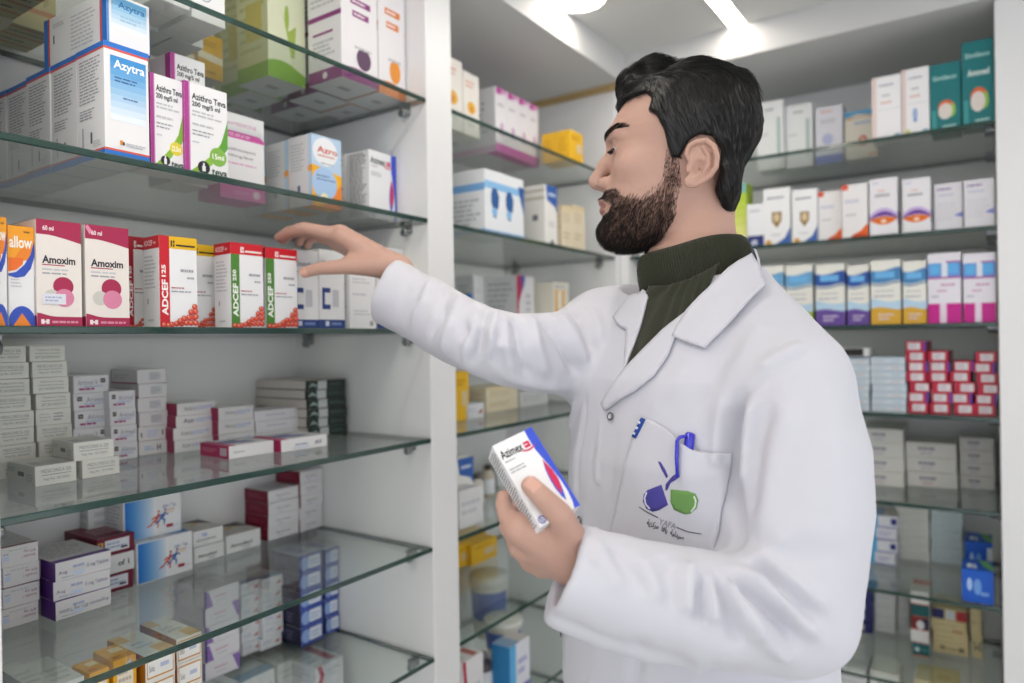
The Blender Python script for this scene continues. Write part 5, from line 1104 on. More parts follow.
def coat_f(p, chest=False, cut=True):
    d = torso(p, 0)
    d = smin(d, cap(p, AT(742, 290, .885), AT(789, 374, .79), .032, .058), .035)
    d = smin(d, cap(p, AT(655, 304, .97), AT(606, 335, 1.05), .038, .062), .035)
    la = chain(p, [AT(786, 400, .785), AT(800, 455, .757), AT(802, 505, .742), AT(796, 560, .732), AT(787, 606, .728)], [.0715, .0705, .0695, .0670, .0640])
    if not chest:
        fa = chain(p, [AT(787, 607, .725), AT(720, 608, .698), AT(640, 591, .692), AT(571, 570, .690)], [.0640, .0540, .0490, .0440])
        la = smin(la, fa, .02); la = smin(la, chain(p, [AT(568, 598, .706), AT(650, 624, .708), AT(745, 632, .718)], [.0330, .0360, .0390]), .006)
    d = smin(d, la, .022)
    ra = chain(p, [AT(604, 338, 1.05), AT(571, 353, .985), AT(541, 352.5, .95), AT(512, 350.5, .925), AT(486, 343, .925), AT(458, 331, .968), AT(432, 315, 1.02), AT(384, 288.5, 1.075)], [.068, .0605, .054, .0480, .0455, .0465, .0485, .0500])
    d = smin(d, ra, .03)
    hh = (p-AXC)@AX; rr = np.linalg.norm(p-AXC-hh[:, None]*AX, axis=1); d = smax(d, hh+.004-1.1*np.maximum(0, rr-.086), .004) if cut else d
    if not chest:
        for (a, b) in CUFF_CUT: d = smax(d, np.where(np.linalg.norm(p-a, axis=1) < .13, (p-a)@b, -1), .006)
        d = smax(d, -cap(p, AT(560, 566, .690), AT(604, 581, .691), .0355, .0355), .003); d = smax(d, -cap(p, AT(372, 284, 1.085), AT(414, 307, 1.045), .0385, .0385), .003)
    return d
AXC = AT(697, 281, .925); AX = HZ*math.cos(math.radians(11))+HX*math.sin(math.radians(11)); AXF = HX*math.cos(math.radians(11))-HZ*math.sin(math.radians(11))
# planes through the cuff mouths, facing the hands
_a = AT(386, 293, 1.075); _b = (cvec(-.93, .37, 0)-FW*-.12); CUFF_CUT = [(_a, _b/np.linalg.norm(_b))]
_a = AT(568.5, 563, .688); _b = cvec(-.925, .38, .0); CUFF_CUT.append((_a, _b/np.linalg.norm(_b)))

skin = mat('skin', '#bf998a', .5, .35, bump=.05, bscale=420, vary=.05)
_b = skin.node_tree.nodes['Principled BSDF']; _b.inputs['Subsurface Weight'].default_value = .12; _b.inputs['Subsurface Radius'].default_value = (.8, .35, .2); _b.inputs['Subsurface Scale'].default_value = .004
skin_s = mat('skin_under_beard', '#a47f70', .55, .3, bump=.05, bscale=420, vary=.06)
lipm = mat('lip', '#a0706a', .45, .4, vary=.06, bscale=200)
nailm = mat('finger_nail', '#d3a594', .28, .5)
hairm = mat('black_hair', '#0d0b0b', .40, .5); beardm = mat('dark_brown_beard', '#1d1411', .5, .35)

V, Q = surface_net(body_f, (.30, -.02, .78), (1.16, 1.02, 1.78), .0026)
print('body', len(V), len(Q))
person = place(np_mesh('person', V-A3((TA[0], TA[1], 0)), Q, [skin, skin_s, lipm, nailm, skin]), 'person', (TA[0], TA[1], 0))
tag(person, 'bearded man in white coat and dark green roll-neck, one arm reaching to the shelf', 'person')
bm = bmesh.new(); bm.from_mesh(person.data); off = Vector((TA[0], TA[1], 0))
hc = Vector(HC)
def fine(c):
    w = c+off
    if (w-hc).length < .14:
        l = HM.T@(A3(w)-HC); return l[0] > -.06 and l[2] < .06 and l[1] > -.06
    return (w-Vector((R_W+RF[0][0][1])/2)).length < .10 or (w-Vector((L_W+BX_C)/2)).length < .10
ed = [e for e in bm.edges if fine((e.verts[0].co+e.verts[1].co)/2)]
bmesh.ops.subdivide_edges(bm, edges=ed, cuts=1, use_grid_fill=True)
bm.to_mesh(person.data); bm.free()
me = person.data; n = len(me.vertices); co = np.empty(n*3, np.float32); me.vertices.foreach_get('co', co); co = co.reshape(-1, 3).astype(float)+A3(off)
m = np.array([fine(Vector(q)-off) for q in co]) if n < 400000 else np.ones(n, bool)
co[m] = project(body_f, co[m], 2, 2e-4); me.vertices.foreach_set('co', (co-A3(off)).astype(np.float32).ravel()); me.update()
print('body fine', n, m.sum())
# skin areas: lips, beard ground
def in_poly(x, z, poly):
    c = np.zeros(len(x), bool); k = len(poly)
    for i in range(k):
        x0, z0 = poly[i]; x1, z1 = poly[i-1]
        c ^= ((z0 > z) != (z1 > z)) & (x < (x1-x0)*(z-z0)/(z1-z0+1e-12)+x0)
    return c
def poly_sdf(x, z, poly):
    d = np.full(len(x), 1e9); k = len(poly)
    for i in range(k):
        a, b = A3(poly[i]), A3(poly[i-1]); ba = b-a; qx, qz = x-a[0], z-a[1]
        t = np.clip((qx*ba[0]+qz*ba[1])/(ba@ba), 0, 1); d = np.minimum(d, np.hypot(qx-ba[0]*t, qz-ba[1]*t))
    return np.where(in_poly(x, z, poly), -d, d)
def hp(poly): return [tuple(S2(u, v, .062*min(1, max(0, (u-625)/40)))[[0, 2]]) for u, v in poly]
BEARD = hp([(667,150),(679,154),(682,185),(676,212),(664,232),(645,250),(615,256),(590,254),(588,225),(600,217.5),(611,215),(615,208),(609,203.5),(598,201.5),(594,197),(604,193),(618,194),(630,199),(642,198.5),(651,192),(660,179),(665,165)])
LIPS = hp([(590,199.5),(600,200.5),(608,205),(612.5,208.5),(609,213),(603,216.5),(590,217)])
HAIRLESS = hp([(540,116),(613,111),(632,106.5),(647,99.5),(653,104),(650,118),(657,121),(664,131),(668,148),(672,158),(680,158),(684.5,149),(690,141.5),(700,137),(712,138),(721,149),(721,168),(717,186),(724,202),(731,222),(733,262),(540,262)])
fc = np.array([p.center[:] for p in me.polygons])+A3(off); fl = (fc-HC)@HM
near = np.linalg.norm(fc-HC, axis=1) < .15
mi = np.zeros(len(fc), np.int32)
mi[near & in_poly(fl[:, 0], fl[:, 2], BEARD) & (np.abs(fl[:, 1]) < .069)] = 4
mi[near & in_poly(fl[:, 0], fl[:, 2], LIPS) & (np.abs(fl[:, 1]) < .021)] = 2
# nails: the outer side of the last finger bones
def nails(pts, up, r):
    tip, prev = pts[-1], pts[-2]; ax = (tip-prev)/np.linalg.norm(tip-prev); up = up-ax*(up@ax); up /= np.linalg.norm(up)
    q = fc-tip; s = q@ax; u = q@up; c = np.abs(q@np.cross(ax, up))
    mi[(s > -.0075) & (s < .0058) & (u > r*.42) & (c < r*.72) & (np.linalg.norm(q, axis=1) < .014)] = 3
nails(LTH[0], _n, .0088)
for pts, rs in RF[:3]: nails(pts, UP-.3*RT, rs[-1])
nails(RTH[0], -FW*.8-UP*.3, .008)
mi[(mi == 4) & (poly_sdf(fl[:, 0], fl[:, 2], BEARD) < -.007)] = 1
me.polygons.foreach_set('material_index', mi); me.update()

ORG = A3((TA[0], TA[1], 0))
def child(name, V, F, m, parent=person, smooth=True):
    me = bpy.data.meshes.new(name)
    if isinstance(F, np.ndarray): me = np_mesh(name, np.asarray(V)-ORG, F, m, smooth)
    else:
        me.from_pydata([tuple(q) for q in np.asarray(V)-ORG], [], F)
        for q in (m if isinstance(m, list) else [m]): me.materials.append(q)
        me.polygons.foreach_set('use_smooth', [smooth]*len(me.polygons)); me.update()
    o = bpy.data.objects.new(name, me); COL.objects.link(o); o.parent = parent; return o
# eyes
eyew, iris, pup = mat('eye_white', '#d3cdc8', .2, .5), mat('iris_brown', '#2a1a12', .15, .6), mat('pupil', '#050505', .1, .6)
for s, e in zip((1, -1), EYE):
    mb = MB(); look = A3((.93, s*.05, -.36)); look /= np.linalg.norm(look); a = np.cross(look, A3((0, 1, 0))); a /= np.linalg.norm(a); b = np.cross(look, a)
    vs = []; fs = []; NS = 28; M = 20
    for i in range(M+1):
        t = math.pi*i/M
        for k in range(NS):
            ph = 2*math.pi*k/NS; vs.append(HC+HM@(e+EYE_R*(look*math.cos(t)+(a*math.cos(ph)+b*math.sin(ph))*math.sin(t)))-ORG)
    for i in range(M):
        for k in range(NS): fs.append((i*NS+k, (i+1)*NS+k, (i+1)*NS+(k+1) % NS, i*NS+(k+1) % NS))
    mb.mesh(vs, fs, eyew, True)
    for i, f in enumerate(mb.f): mb.m[i] = mb.mi(pup if i < 2*NS else iris if i < 3*NS else eyew)
    mb.build('eye', person)

# hair
def hair_local(q):
    qs = q.copy(); qs[:, 1] = np.abs(q[:, 1])
    E_ = lambda u, v, y, r: ell(qs, np.append(S2(u, v)[[0]], [y, S2(u, v)[2]]), r)
    d = E_(630, 92, 0, (.018, .046, .0185))
    for a in ((653, 82.5, 0, (.030, .056, .0250)), (690, 86, 0, (.045, .064, .0262)), (718, 101, 0, (.037, .066, .040)), (722, 138, 0, (.0355, .068, .052)), (724, 182, 0, (.0215, .052, .045)), (690, 122, .02, (.050, .0605, .045)), (668, 112, .03, (.026, .043, .035))):
        d = smin(d, E_(*a), .014)
    top = S2(690, 84)[2]; low = S2(730, 222)[2]
    d = smin(d, np.maximum(skull_local(q)-np.interp(q[:, 2], [low, S2(730, 190)[2], S2(700, 140)[2], top], [.0005, .004, .0065, .008]), low-q[:, 2]), .006)
    # the combed parting along the left side
    P3 = lambda u, v, y: np.append(S2(u, v, y)[[0]], [y, S2(u, v, y)[2]])
    d = smax(d, -chain(q, [P3(651, 101, .050), P3(664, 88, .052), P3(690, 84, .057), P3(715, 83, .057), P3(740, 83, .050)], [.0032]*5), .004)
    ns = np.sin(q[:, 0]*260+q[:, 2]*150+3*np.sin(q[:, 1]*60))*.0003+np.sin(q[:, 0]*90-q[:, 2]*230+q[:, 1]*80)*.0003
    d = d+ns
    d = np.maximum(d, -(poly_sdf(q[:, 0], q[:, 2], HAIRLESS)-.0005))
    return d
def hair_f(p): return bounded(p, HC+HZ*.03, .16, lambda q: hair_local((q-HC)@HM))
HV, HQ = surface_net(hair_f, HC-.17, HC+.17, .0028)
print('hair', len(HV))
def sample(V, Q, n, keep=None):
    a = np.linalg.norm(np.cross(V[Q[:, 1]]-V[Q[:, 0]], V[Q[:, 3]]-V[Q[:, 0]]), axis=1)
    if keep is not None: a = a*keep
    i = rng.choice(len(Q), n, p=a/a.sum()); u, v = rng.random((2, n))
    return V[Q[i, 0]]*((1-u)*(1-v))[:, None]+V[Q[i, 1]]*(u*(1-v))[:, None]+V[Q[i, 2]]*(u*v)[:, None]+V[Q[i, 3]]*((1-u)*v)[:, None]
hfc = (V_ := HV[HQ].mean(1)); hl = (hfc-HC)@HM; skull = head_f(hfc)
outer = (skull > .001).astype(float)
roots = sample(HV, HQ, 11000, outer)
def flow(p, t):
    l = (p-HC)@HM; g = grad(hair_f, p, .002); g /= np.maximum(1e-6, np.linalg.norm(g, axis=1))[:, None]; gl = g@HM
    # combed back on top, down and back on the sides
    part = np.clip((S2(690, 88)[2]-l[:, 2])/.012, 0, 1)*np.clip((np.abs(l[:, 1])-.02)/.02, 0, 1)
    front = np.clip((l[:, 0]-S2(636, 90)[0])/.02, 0, 1)
    top = np.stack([-np.ones(len(l))*(1-.75*front), .10*np.sign(l[:, 1]), .9*front], 1)
    side = np.stack([-.35*np.ones(len(l)), 0*l[:, 1], -.95*np.ones(len(l))], 1)
    d = top*(1-part)[:, None]+side*part[:, None]
    d = d-gl*(d*gl).sum(1)[:, None]; d /= np.maximum(1e-6, np.linalg.norm(d, axis=1))[:, None]
    wob = np.stack([np.sin(l[:, 0]*170+l[:, 2]*90), np.sin(l[:, 1]*150+l[:, 0]*70), np.sin(l[:, 2]*190+l[:, 1]*50)], 1)
    return (d+.10*gl+.05*wob)@HM.T
lr = (roots-HC)@HM; sd = np.clip((S2(690, 88)[2]-lr[:, 2])/.012, 0, 1)
ln = np.where(sd > .5, rng.uniform(.007, .013, len(roots)), rng.uniform(.016, .034, len(roots)))
SV, SQ = strands('hair', roots-.0006*0, flow, hairm, ln, rng.uniform(.00022, .00042, len(roots)), seg=5)
child('hair', np.concatenate([HV, SV]), np.concatenate([HQ, SQ+len(HV)]), hairm)
# beard, moustache, brows, lashes
co_f = np.array([v.co[:] for v in me.vertices])+A3(off)
tri = np.array([list(p.vertices[:3])+[p.vertices[3] if len(p.vertices) > 3 else p.vertices[2]] for p in me.polygons])
bk = ((mi == 4) | (mi == 1)).astype(float)
dens = np.clip(.35+.65*np.clip((S2(600, 196)[2]-fl[:, 2])/.02, 0, 1)+.2*(fl[:, 0] > S2(640, 200)[0]), 0, 1.3)
edge = np.clip(-poly_sdf(fl[:, 0], fl[:, 2], BEARD)/.009, 0, 1); dens *= np.where(fl[:, 2] > S2(600, 222)[2], .12+.88*edge, 1); dens = np.where(fl[:, 0] > S2(622, 200)[0], np.maximum(dens, 1.1), dens); dens = np.where((fl[:, 0] < S2(664, 170, .06)[0]) & (fl[:, 2] > S2(670, 186, .06)[2]), np.maximum(dens, .9), dens)
rb = sample(co_f, tri, 18000, bk*dens)
def bflow(p, t):
    l = (p-HC)@HM; g = grad(body_f, p, .002); g /= np.maximum(1e-6, np.linalg.norm(g, axis=1))[:, None]
    d = HX*.35-HZ*.9; d = d[None]-g*(g@d)[:, None]
    return d+g*(.55-.25*t)+rng.normal(0, .16, p.shape)
lb = (rb-HC)@HM; blen = np.interp(lb[:, 2], [S2(600, 250)[2], S2(600, 215)[2], S2(600, 195)[2], S2(600, 160)[2]], [.0085, .0065, .0045, .003])*rng.uniform(.7, 1.2, len(rb))
BV, BQ = strands('beard', rb, bflow, beardm, blen, rng.uniform(.00010, .00019, len(rb)), seg=3)
child('beard', BV, BQ, beardm)
for s in (1, -1):
    V_, U_ = [], []
    bp = hp([(606, 144), (605.5, 140.5), (610, 136), (618, 133.5), (626, 134.5), (633, 138.5), (626, 138.5), (616, 140)])
    k = near & in_poly(fl[:, 0], fl[:, 2], bp) & (fl[:, 1]*s > .006) & (fl[:, 1]*s < .056)
    if k.sum() < 4: continue
    r_ = sample(co_f, tri, 420, k.astype(float))
    def eflow(p, t, s=s):
        g = grad(body_f, p, .002); g /= np.maximum(1e-6, np.linalg.norm(g, axis=1))[:, None]
        d = HY*s*.9-HX*.45+HZ*.12; return d[None]-g*(g@d)[:, None]+g*.18+rng.normal(0, .1, p.shape)
    a, b = strands('eyebrow', r_, eflow, beardm, rng.uniform(.005, .009, len(r_)), rng.uniform(.00016, .00026, len(r_)), seg=3)
    child('eyebrow', a, b, hairm)
    e = EYE[0 if s > 0 else 1]; rr = []
    for f in np.linspace(-32, 46, 60): rr.append(HC+HM@lid_pt(e, s, math.radians(f), math.radians(-4-abs(f)*.12), EYE_R+.0020))
    rr = np.array(rr)
    def lflow(p, t): return (p-(HC+HM@e))/np.linalg.norm(p-(HC+HM@e), axis=1)[:, None]+HZ*(-.9+1.2*t)
    a, b = strands('eyelashes', rr, lflow, hairm, np.full(len(rr), .0072), .00022, seg=3)
    child('eyelashes', a, b, hairm)
# ------------------------------------------------------------------ white coat
clothm = mat('white_cotton', '#cdcdd6', .8, .2, bump=.12, bscale=900, sheen=.15)
CV, CQ = surface_net(coat_f, (.22, -.12, .54), (1.24, 1.0, 1.60), .0042)
print('coat', len(CV))
cn = grad(coat_f, CV, .003); cn /= np.maximum(1e-9, np.linalg.norm(cn, axis=1))[:, None]
FOLDS = [   # traced creases (-) and ridges (+): points, depth in mm, width in mm
 # reaching sleeve
 ([(486,310),(481,330),(477,349),(470,366)], -5, 7), ([(497,312),(492,335),(488,360)], 4.5, 7), ([(515,322),(519,349),(526,377)], -5, 7), ([(505,318),(507,345),(511,372)], 3.5, 6),
 ([(530,317),(536,345),(545,375)], 4, 8), ([(541,320),(562,346),(577,376)], -4.5, 8), ([(556,314),(575,340),(590,365)], 4, 9), ([(462,297),(452,325),(444,352)], 4, 7), ([(450,290),(441,316),(430,338)], -4, 7),
 ([(472,301),(464,330),(458,360)], -3.5, 6), ([(433,280),(424,303),(412,322)], 3, 7), ([(415,268),(408,292),(398,312)], -2, 7), ([(572,312),(588,335),(592,352)], -3.5, 8), ([(590,305),(601,330),(600,350)], 3, 8),
 ([(440,300),(462,330),(500,362)], -2, 9), ([(500,372),(540,384),(575,390)], 3, 9), ([(478,320),(497,345),(520,352)], 2.5, 6),
 # armhole and shoulder of the near sleeve
 ([(742,396),(735,420),(732,455),(733,500),(736,545)], -9, 9), ([(812,352),(790,362),(765,378),(742,398)], -2, 4), ([(806,344),(780,356),(758,372)], 2.5, 8), ([(752,400),(746,440),(745,490)], 4, 9), ([(770,400),(757,450),(752,520)], -3, 11), ([(790,400),(772,455),(762,540)], 3, 13),
 ([(735,315),(722,350),(712,392)], -2, 12), ([(765,320),(745,350),(725,380)], 2, 10), ([(722,395),(718,430),(716,470)], 3, 9), ([(708,392),(700,420),(703,445)], -2, 10),
 # elbow
 ([(733,576),(752,592),(776,615),(800,645)], -7, 7), ([(741,570),(764,586),(796,612),(822,640)], 5, 8), ([(750,563),(778,586),(815,620)], -5, 8), ([(765,560),(798,585),(830,612)], 4, 9), ([(725,580),(738,604),(758,640)], 4.5, 7), ([(716,578),(726,606),(740,645)], -5, 7), ([(706,572),(711,590),(716,625)], 4.5, 7), ([(703,575),(699,596),(699,622)], -5, 6), ([(690,562),(688,585),(686,615)], 4, 9), ([(672,560),(668,580),(672,610)], -2.5, 9),
 ([(640,556),(650,580),(662,600)], 2.5, 9), ([(612,546),(628,572),(650,592)], -2.2, 8), ([(598,541),(606,562),(622,590)], 2.2, 8), ([(760,548),(800,556),(845,556)], -2, 12), ([(780,520),(815,530),(855,528)], 2, 13), ([(745,610),(765,640),(790,662)], 4, 7), ([(740,560),(765,555),(790,530)], 2.5, 9),
 # chest and skirt
 ([(600,425),(597,480),(594,560),(590,683)], 2.2, 4), ([(594,425),(591,480),(588,560),(584,683)], -1.6, 4), ([(577,398),(571,430),(566,470),(561,540)], 3, 6), ([(586,396),(580,440),(576,500)], -3, 6), ([(568,440),(562,500),(556,560)], -2.5, 6),
 ([(690,360),(665,390),(650,415)], 2, 12), ([(705,380),(690,410),(678,432)], -1.8, 10), ([(640,640),(636,660),(633,683)], -2.5, 9), ([(700,655),(694,683)], 2.5, 9), ([(600,640),(598,683)], 2, 8),
 ([(616,440),(610,500),(606,560)], -1.5, 8), ([(655,600),(700,620),(745,640)], -1.5, 12), ([(820,360),(835,420),(838,490)], 1.5, 14), ([(720,300),(700,330),(690,350)], 1.2, 10),
]
disp = np.zeros(len(CV))
for pts, a, w in FOLDS:
    X, ok = march_many(coat_f, pts)
    if not ok.all(): X = X[ok]
    if len(X) < 2: continue
    w = w*1e-3; lo, hi = X.min(0)-3*w, X.max(0)+3*w
    k = np.nonzero(((CV > lo) & (CV < hi)).all(1))[0]
    if not len(k): continue
    seg = np.linalg.norm(np.diff(X, axis=0), axis=1); cum = np.concatenate([[0], np.cumsum(seg)]); best = np.full(len(k), 1e9); tt = np.zeros(len(k))
    for i in range(len(X)-1):
        ba = X[i+1]-X[i]; t = np.clip((CV[k]-X[i])@ba/(ba@ba), 0, 1); d = np.linalg.norm(CV[k]-X[i]-t[:, None]*ba, axis=1)
        m_ = d < best; best[m_] = d[m_]; tt[m_] = (cum[i]+t*seg[i])[m_]/cum[-1]
    disp[k] += (2.3 if abs(a) > 2.1 else 1.2)*a*1e-3*np.exp(-(best/w)**2)*np.clip(np.minimum(tt, 1-tt)*5+.25, 0, 1)
from mathutils import noise
for i, q in enumerate(CV):
    v = Vector(q); disp[i] += .0022*noise.noise(v*14)+.0012*noise.noise(v*34+Vector((7, 3, 1)))
CVd = CV+cn*disp[:, None]
from mathutils.kdtree import KDTree
KD = KDTree(len(CV))
for i, q in enumerate(CV): KD.insert(q, i)
KD.balance()
def lookup(X): return np.array([disp[KD.find(q)[1]] for q in X])
coat = child('lab_coat', CVd, CQ, clothm)
def coat_s(p):                                             # the creased coat, for pieces sewn on it
    return coat_f(p, True)
def coat_n(p): return coat_f(p, True, False)             # the same without the opening at the neck
def sewn(name, poly, off, thick, m=clothm, step=3., parent=None):
    V, F = patch_mesh(coat_s, poly, off, thick, m, step); return child(name, V, F, m, parent or coat)
seam = .0018
sewn('lapel', [(689,312),(677,337),(669,356),(655,377),(638,391),(618,403),(607,411),(604,404),(612,391),(626,372),(645,351),(664,332)], .0035, .0022)
sewn('lapel', [(646,286),(630,300),(615,319),(622,327),(629,331),(627,372),(634,352),(643,325),(650,298)], .0035, .0022)
cl_V, cl_F = patch_mesh(coat_n, [(747,258),(755,270),(763,291),(737,319),(706,350),(690,345),(674,338),(688,313),(707,292),(727,272)], lambda u, v: .005+.004*max(0, (u-700)/60), .0024, clothm)
# collar stand round the back of the neck
cv, cf = list(cl_V), list(cl_F); NS = 48; base = len(cv); prof = [(.079, -.016), (.081, .010), (.0795, .022), (.077, .022), (.0765, .008), (.075, -.018)]
for i in range(NS+1):
    t = math.radians(158+150*i/NS)
    for r, h in prof: cv.append(AXC+AXF*(math.cos(t)*r*1.0)+HY*(math.sin(t)*r*.97)+AX*h)
K = len(prof)
for i in range(NS):
    for j in range(K): cf.append((base+i*K+j, base+(i+1)*K+j, base+(i+1)*K+(j+1) % K, base+i*K+(j+1) % K))
child('collar', cv, cf, clothm, coat)
# breast pocket with its embroidery
POCK = [(640,418),(652,420),(668,429),(681,441),(694,450),(710,453),(728,453),(725,490),(720,530),(714,553),(690,558),(650,553),(626,547),(613,532),(619,500),(629,455)]
poff = lambda u, v: .0028+.0062*math.exp(-((u-689)/14)**2)*max(0, min(1, (525-v)/50))
PV, PF = patch_mesh(coat_s, POCK, poff, .0016, clothm, 3.)
mbp = MB(); mbp.mesh([q-ORG for q in PV], PF, clothm, True)
def emb(poly, col, lift=.0005, step=4.):
    V, F = patch_mesh(coat_s, poly, lambda u, v: poff(u, v)+.0014+lift, .0003, None, step)
    mbp.mesh([q-ORG for q in V], F, mat('embroidery_'+col[1:], col, .75, .2), True)
emb([(663,482),(670,511),(661,510),(652,505),(647,497),(646.5,491),(650,486)][::-1] if 0 else [(663.5,484),(670,504),(661,509.5),(655,511),(649,508),(645.8,501),(646.5,494),(650,489.5)], '#4f4a9a')
emb([(673,488.5),(690,489.5),(697,492.5),(699.5,499),(698,507),(692,512.5),(686,513),(676,509),(672.5,501)], '#6f9a58')
emb([(660.5,461.5),(663,462),(668,470),(670.5,475.5),(669,477.5),(664.5,470.5)], '#4f4a9a')
emb([(682.5,471),(683,476),(673,482),(669.5,489),(667.5,490),(668,483.5),(674,476.5)], '#4f4a9a')
emb([(650,492),(648.2,497),(649,503),(653,508),(651.5,508.5),(647.6,503.5),(646.8,497),(649,491.5)], '#d8d8ea', .0009, 2.)
emb([(696,494.5),(698,499.5),(697,506),(693,511),(692,510.2),(695.8,505),(696.6,500),(695,495)], '#dfe8da', .0009, 2.)
emb([(642,506),(650,511),(660,516.4),(660,517.3),(649.5,512),(641.6,506.8)], '#6a6c76', .0006, 2.)
emb([(678,526),(689,530.4),(702,532.4),(702,533.3),(688.5,531.3),(677.7,526.9)], '#6a6c76', .0006, 2.)
emb([(643.6,417.8),(647.6,419.4),(638,438.6),(634,436.8)], '#2f4c9e', .0012, 3.)
for k in range(3):
    a = (641.9-2.6*k, 423+5.4*k); emb([(a[0]-1, a[1]-1.6), (a[0]+1.3, a[1]-.7), (a[0]+.5, a[1]+1.5), (a[0]-1.7, a[1]+.6)], '#d5dbea', .0017, 1.5)
def emb_text(s, o, ux, uy, col, bold=0):                   # lettering along traced baseline o, o+ux; height uy
    vs, fs = text_geo(s, bold)
    if not vs: return
    uv = [(o[0]+ux[0]*x+uy[0]*y, o[1]+ux[1]*x+uy[1]*y) for x, y in vs]
    X, ok = march_many(coat_s, uv); g = grad(coat_s, X, .004); g /= np.linalg.norm(g, axis=1)[:, None]
    X = X+g*(np.array([poff(*q) for q in uv])+.0024+lookup(X))[:, None]
    mbp.mesh([q-ORG for q in X], fs, mat('embroidery_'+col[1:], col, .75, .2))
emb_text('YAFA', (660.5, 523), (16, 5.4), (1.6, -5.4), '#8a8c96')
emb_text('\ufef4\ufe94\ufef4\ufedf\ufeaa\ufef4\ufebb'[:0]+'\ufe94\ufef3\ufeb0\ufedb\ufeae\ufee3  \ufe8e\ufed3\ufe8e\ufef3  \ufe94\ufef4\ufedf\ufeaa\ufef4\ufebb', (648.5, 525), (35.5, 16), (2.2, -7), '#34343c', 1)
mbp.build('pocket', coat)
def snap(u, v):
    p = None
    while p is None: p = march(coat_s, u, v); u += 2
    g = grad(coat_s, p[None], .003)[0]; g /= np.linalg.norm(g); p = p+g*lookup(p[None])[0]; t = np.cross(g, UP); t /= np.linalg.norm(t); b = np.cross(g, t)
    V, F = [], []; pr = [(.0052, .0005), (.0052, .0016), (.0046, .0022), (.0036, .0022), (.0032, .0014), (.0005, .0012)]; NS = 20
    for r, h in pr:
        for k in range(NS): a = 2*math.pi*k/NS; V.append(p+g*(h+.002)+(t*math.cos(a)+b*math.sin(a))*r)
    for i in range(len(pr)-1):
        for k in range(NS): F.append((i*NS+k, i*NS+(k+1) % NS, (i+1)*NS+(k+1) % NS, (i+1)*NS+k))
    o = child('snap_button', V, F, [mat('snap_metal', '#77777c', .3, .5, metal=.8), clothm], coat)
    for i, q in enumerate(o.data.polygons): q.material_index = 0 if i < 4*NS else 1
for q in ((611.5, 416.5), (581, 520), (560.5, 633)): snap(*q)

# ------------------------------------------------------------------ roll-neck sweater
wool = bpy.data.materials.new('ribbed_green_wool'); wool.use_nodes = True; nt = wool.node_tree; b_ = nt.nodes['Principled BSDF']
b_.inputs['Base Color'].default_value = lin('#34362a'); b_.inputs['Roughness'].default_value = .9; b_.inputs['Specular IOR Level'].default_value = .15; b_.inputs['Sheen Weight'].default_value = .2
nz = nt.nodes.new('ShaderNodeTexNoise'); nz.inputs['Scale'].default_value = 420; tc = nt.nodes.new('ShaderNodeTexCoord'); nt.links.new(tc.outputs['Object'], nz.inputs['Vector'])
bp_ = nt.nodes.new('ShaderNodeBump'); bp_.inputs['Strength'].default_value = .5; bp_.inputs['Distance'].default_value = .0015; nt.links.new(nz.outputs['Fac'], bp_.inputs['Height']); nt.links.new(bp_.outputs['Normal'], b_.inputs['Normal'])
prof = [(.052, .030), (.056, .042), (.0600, .0465), (.0655, .0455), (.0700, .040), (.0728, .030), (.0738, .014), (.0734, -.002), (.0712, -.011), (.0665, -.015), (.0680, -.0165), (.0780, -.018), (.0880, -.020), (.0960, -.027)]
sv, sf = [], []; NS = 660; RB = 132
for i, (r, h) in enumerate(prof):
    amp = .0011 if 1 < i < 9 else .0003
    for k in range(NS):
        t = 2*math.pi*k/NS; rr2 = r+amp*math.cos(RB*t)+.0008*math.sin(3*t+i)
        sv.append(AXC+AXF*(math.cos(t)*rr2)+HY*(math.sin(t)*rr2*.95)+AX*(h+.0010*math.sin(4*t)))
for i in range(len(prof)-1):
    for k in range(NS): sf.append((i*NS+k, (i+1)*NS+k, (i+1)*NS+(k+1) % NS, i*NS+(k+1) % NS))
XV, XF = patch_mesh(coat_n, [(649,286),(645,300),(638,325),(632,350),(626,374),(642,358),(660,340),(678,322),(694,306),(708,290),(719,264),(706,272),(690,280),(668,286)], .0012, .0016, wool, 1.4)
# knitted ribs running down the chest
n_ = len(XV)//2; g_ = grad(coat_n, XV[:n_], .004); g_ /= np.linalg.norm(g_, axis=1)[:, None]
ph = (XV[:n_]-AXC)@(HX*.62+HY*.55+HZ*.42); XV[:n_] += g_*(.0010*np.cos(ph*2*math.pi/.0042))[:, None]
b0 = len(sv); sv += list(XV); sf += [tuple(b0+i for i in f) for f in XF]
child('roll_neck_sweater', sv, sf, wool)

# ------------------------------------------------------------------ trousers and shoes (below the picture edge)
clm = mat('dark_trousers', '#2c2f38', .85, .2, vary=.08, bscale=90); shm = mat('black_shoe', '#17171a', .4, .5)
T2 = A3((TA[0], TA[1], 0)); hipL, hipR = T2+T_L*.09+HZ*.9, T2-T_L*.09+HZ*.9; ftL, ftR = T2+T_L*.12, T2-T_L*.12
def trous(p):
    d = smin(chain(p, [hipL, ftL+HZ*.5+T_F*.01, ftL+HZ*.06], [.095, .072, .056]), chain(p, [hipR, ftR+HZ*.5+T_F*.01, ftR+HZ*.06], [.095, .072, .056]), .03)
    d = smin(d, ell(p, T2+HZ*.92, (.14, .14, .1)), .05); return np.maximum(d, np.maximum(p[:, 2]-.97, .03-p[:, 2]))
V, Q = surface_net(trous, T2-A3((.3, .3, -.01)), T2+A3((.3, .3, 1.0)), .012); child('trousers', V, Q, clm)
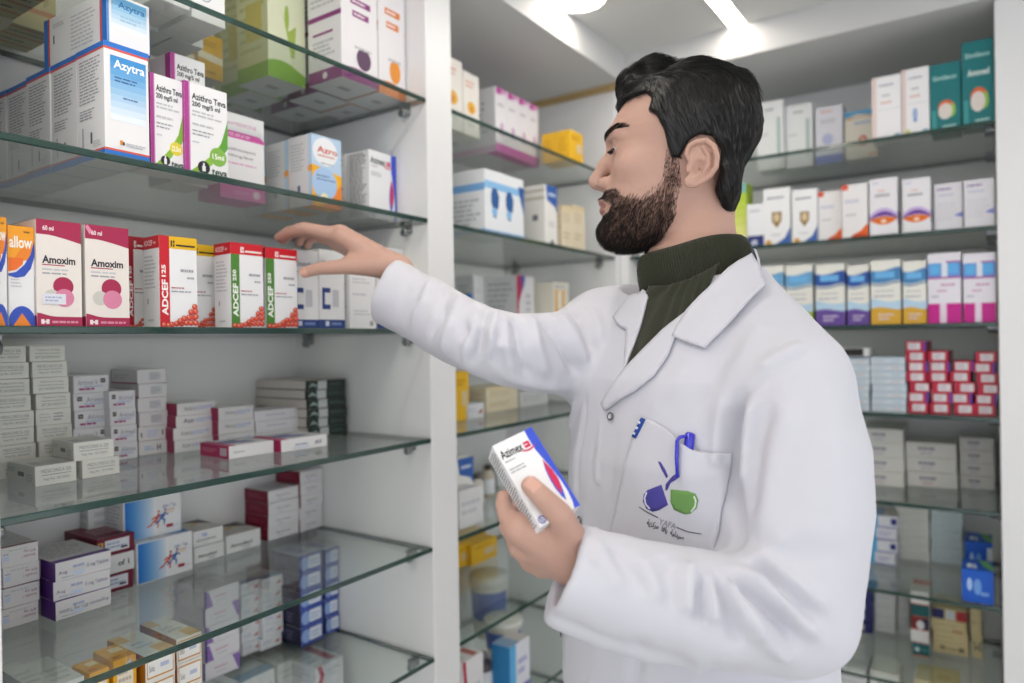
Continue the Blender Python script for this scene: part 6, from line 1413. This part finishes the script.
for ft in (ftL, ftR):
    def shoe(p, ft=ft):
        d = chain(p, [ft-T_F*.05+HZ*.045, ft+T_F*.05+HZ*.040, ft+T_F*.15+HZ*.030], [.044, .043, .036])
        d = smin(d, cap(p, ft-T_F*.03+HZ*.06, ft-T_F*.03+HZ*.10, .042, .040), .03); return np.maximum(d, np.maximum(.001-p[:, 2], p[:, 2]-.105))
    V, Q = surface_net(shoe, ft-A3((.25, .25, .02)), ft+A3((.25, .25, .14)), .007); child('shoe', V, Q, shm)

# ------------------------------------------------------------------ the carton in his hand, the pen in his pocket
base, faces = k_azimex()
hb = place(carton_mesh('medicine_carton', BX_W, BX_D, BX_H, base, faces), 'medicine_carton')
M4 = Matrix.Identity(4)
o_ = BX_C-_h*BX_H/2-_n*BX_D/2
for i in range(3): M4[i][0], M4[i][1], M4[i][2], M4[i][3] = _w[i], -_n[i], _h[i], o_[i]
hb.matrix_world = M4
tag(hb, 'white carton with blue and red swoosh held in the man\'s lower hand', 'medicine box')
pen = tag(empty('ballpoint_pen', march(coat_s, 688, 470)), 'blue pen clipped in the breast pocket of the white coat', 'pen')
po = A3(pen.location)
def on_coat(u, v, o): p = march(coat_s, u, v); g = grad(coat_s, p[None], .004)[0]; return p+g/np.linalg.norm(g)*(o+lookup(p[None])[0])-po
def tube(par, name, pts, rs, m, NS=16):
    V, F = [], []
    for i, p in enumerate(pts):
        t = pts[min(i+1, len(pts)-1)]-pts[max(i-1, 0)]; t /= np.linalg.norm(t); a = np.cross(t, FW); a /= np.linalg.norm(a); b = np.cross(t, a)
        for k in range(NS): an = 2*math.pi*k/NS; V.append(p+(a*math.cos(an)+b*math.sin(an))*rs[i])
    for i in range(len(pts)-1):
        for k in range(NS): F.append((i*NS+k, i*NS+(k+1) % NS, (i+1)*NS+(k+1) % NS, (i+1)*NS+k))
    F.append(tuple(range(NS-1, -1, -1))); F.append(tuple((len(pts)-1)*NS+k for k in range(NS)))
    mb = MB(); mb.mesh(V, F, m, True); return mb.build(name, par)
pm = mat('blue_pen_plastic', '#2a2ac0', .2, .6, coat=.3)
tube(pen, 'barrel', [on_coat(689.5, 452, .0042), on_coat(688.5, 475, .0036), on_coat(688, 498, .0030)], [.0036, .0032, .0026], pm)
tube(pen, 'cap', [on_coat(692, 432.5, .0052), on_coat(691.6, 434, .0052), on_coat(691, 442, .0050), on_coat(690, 450, .0045), on_coat(689.7, 453, .0042)], [.0030, .0054, .0056, .0050, .0040], pm)
tube(pen, 'clip', [on_coat(690, 436, .0102), on_coat(684, 437.5, .0122), on_coat(682, 441, .0136), on_coat(681.5, 458, .0142), on_coat(681.8, 476, .0130)], [.0016, .0021, .0022, .0022, .0018], pm)
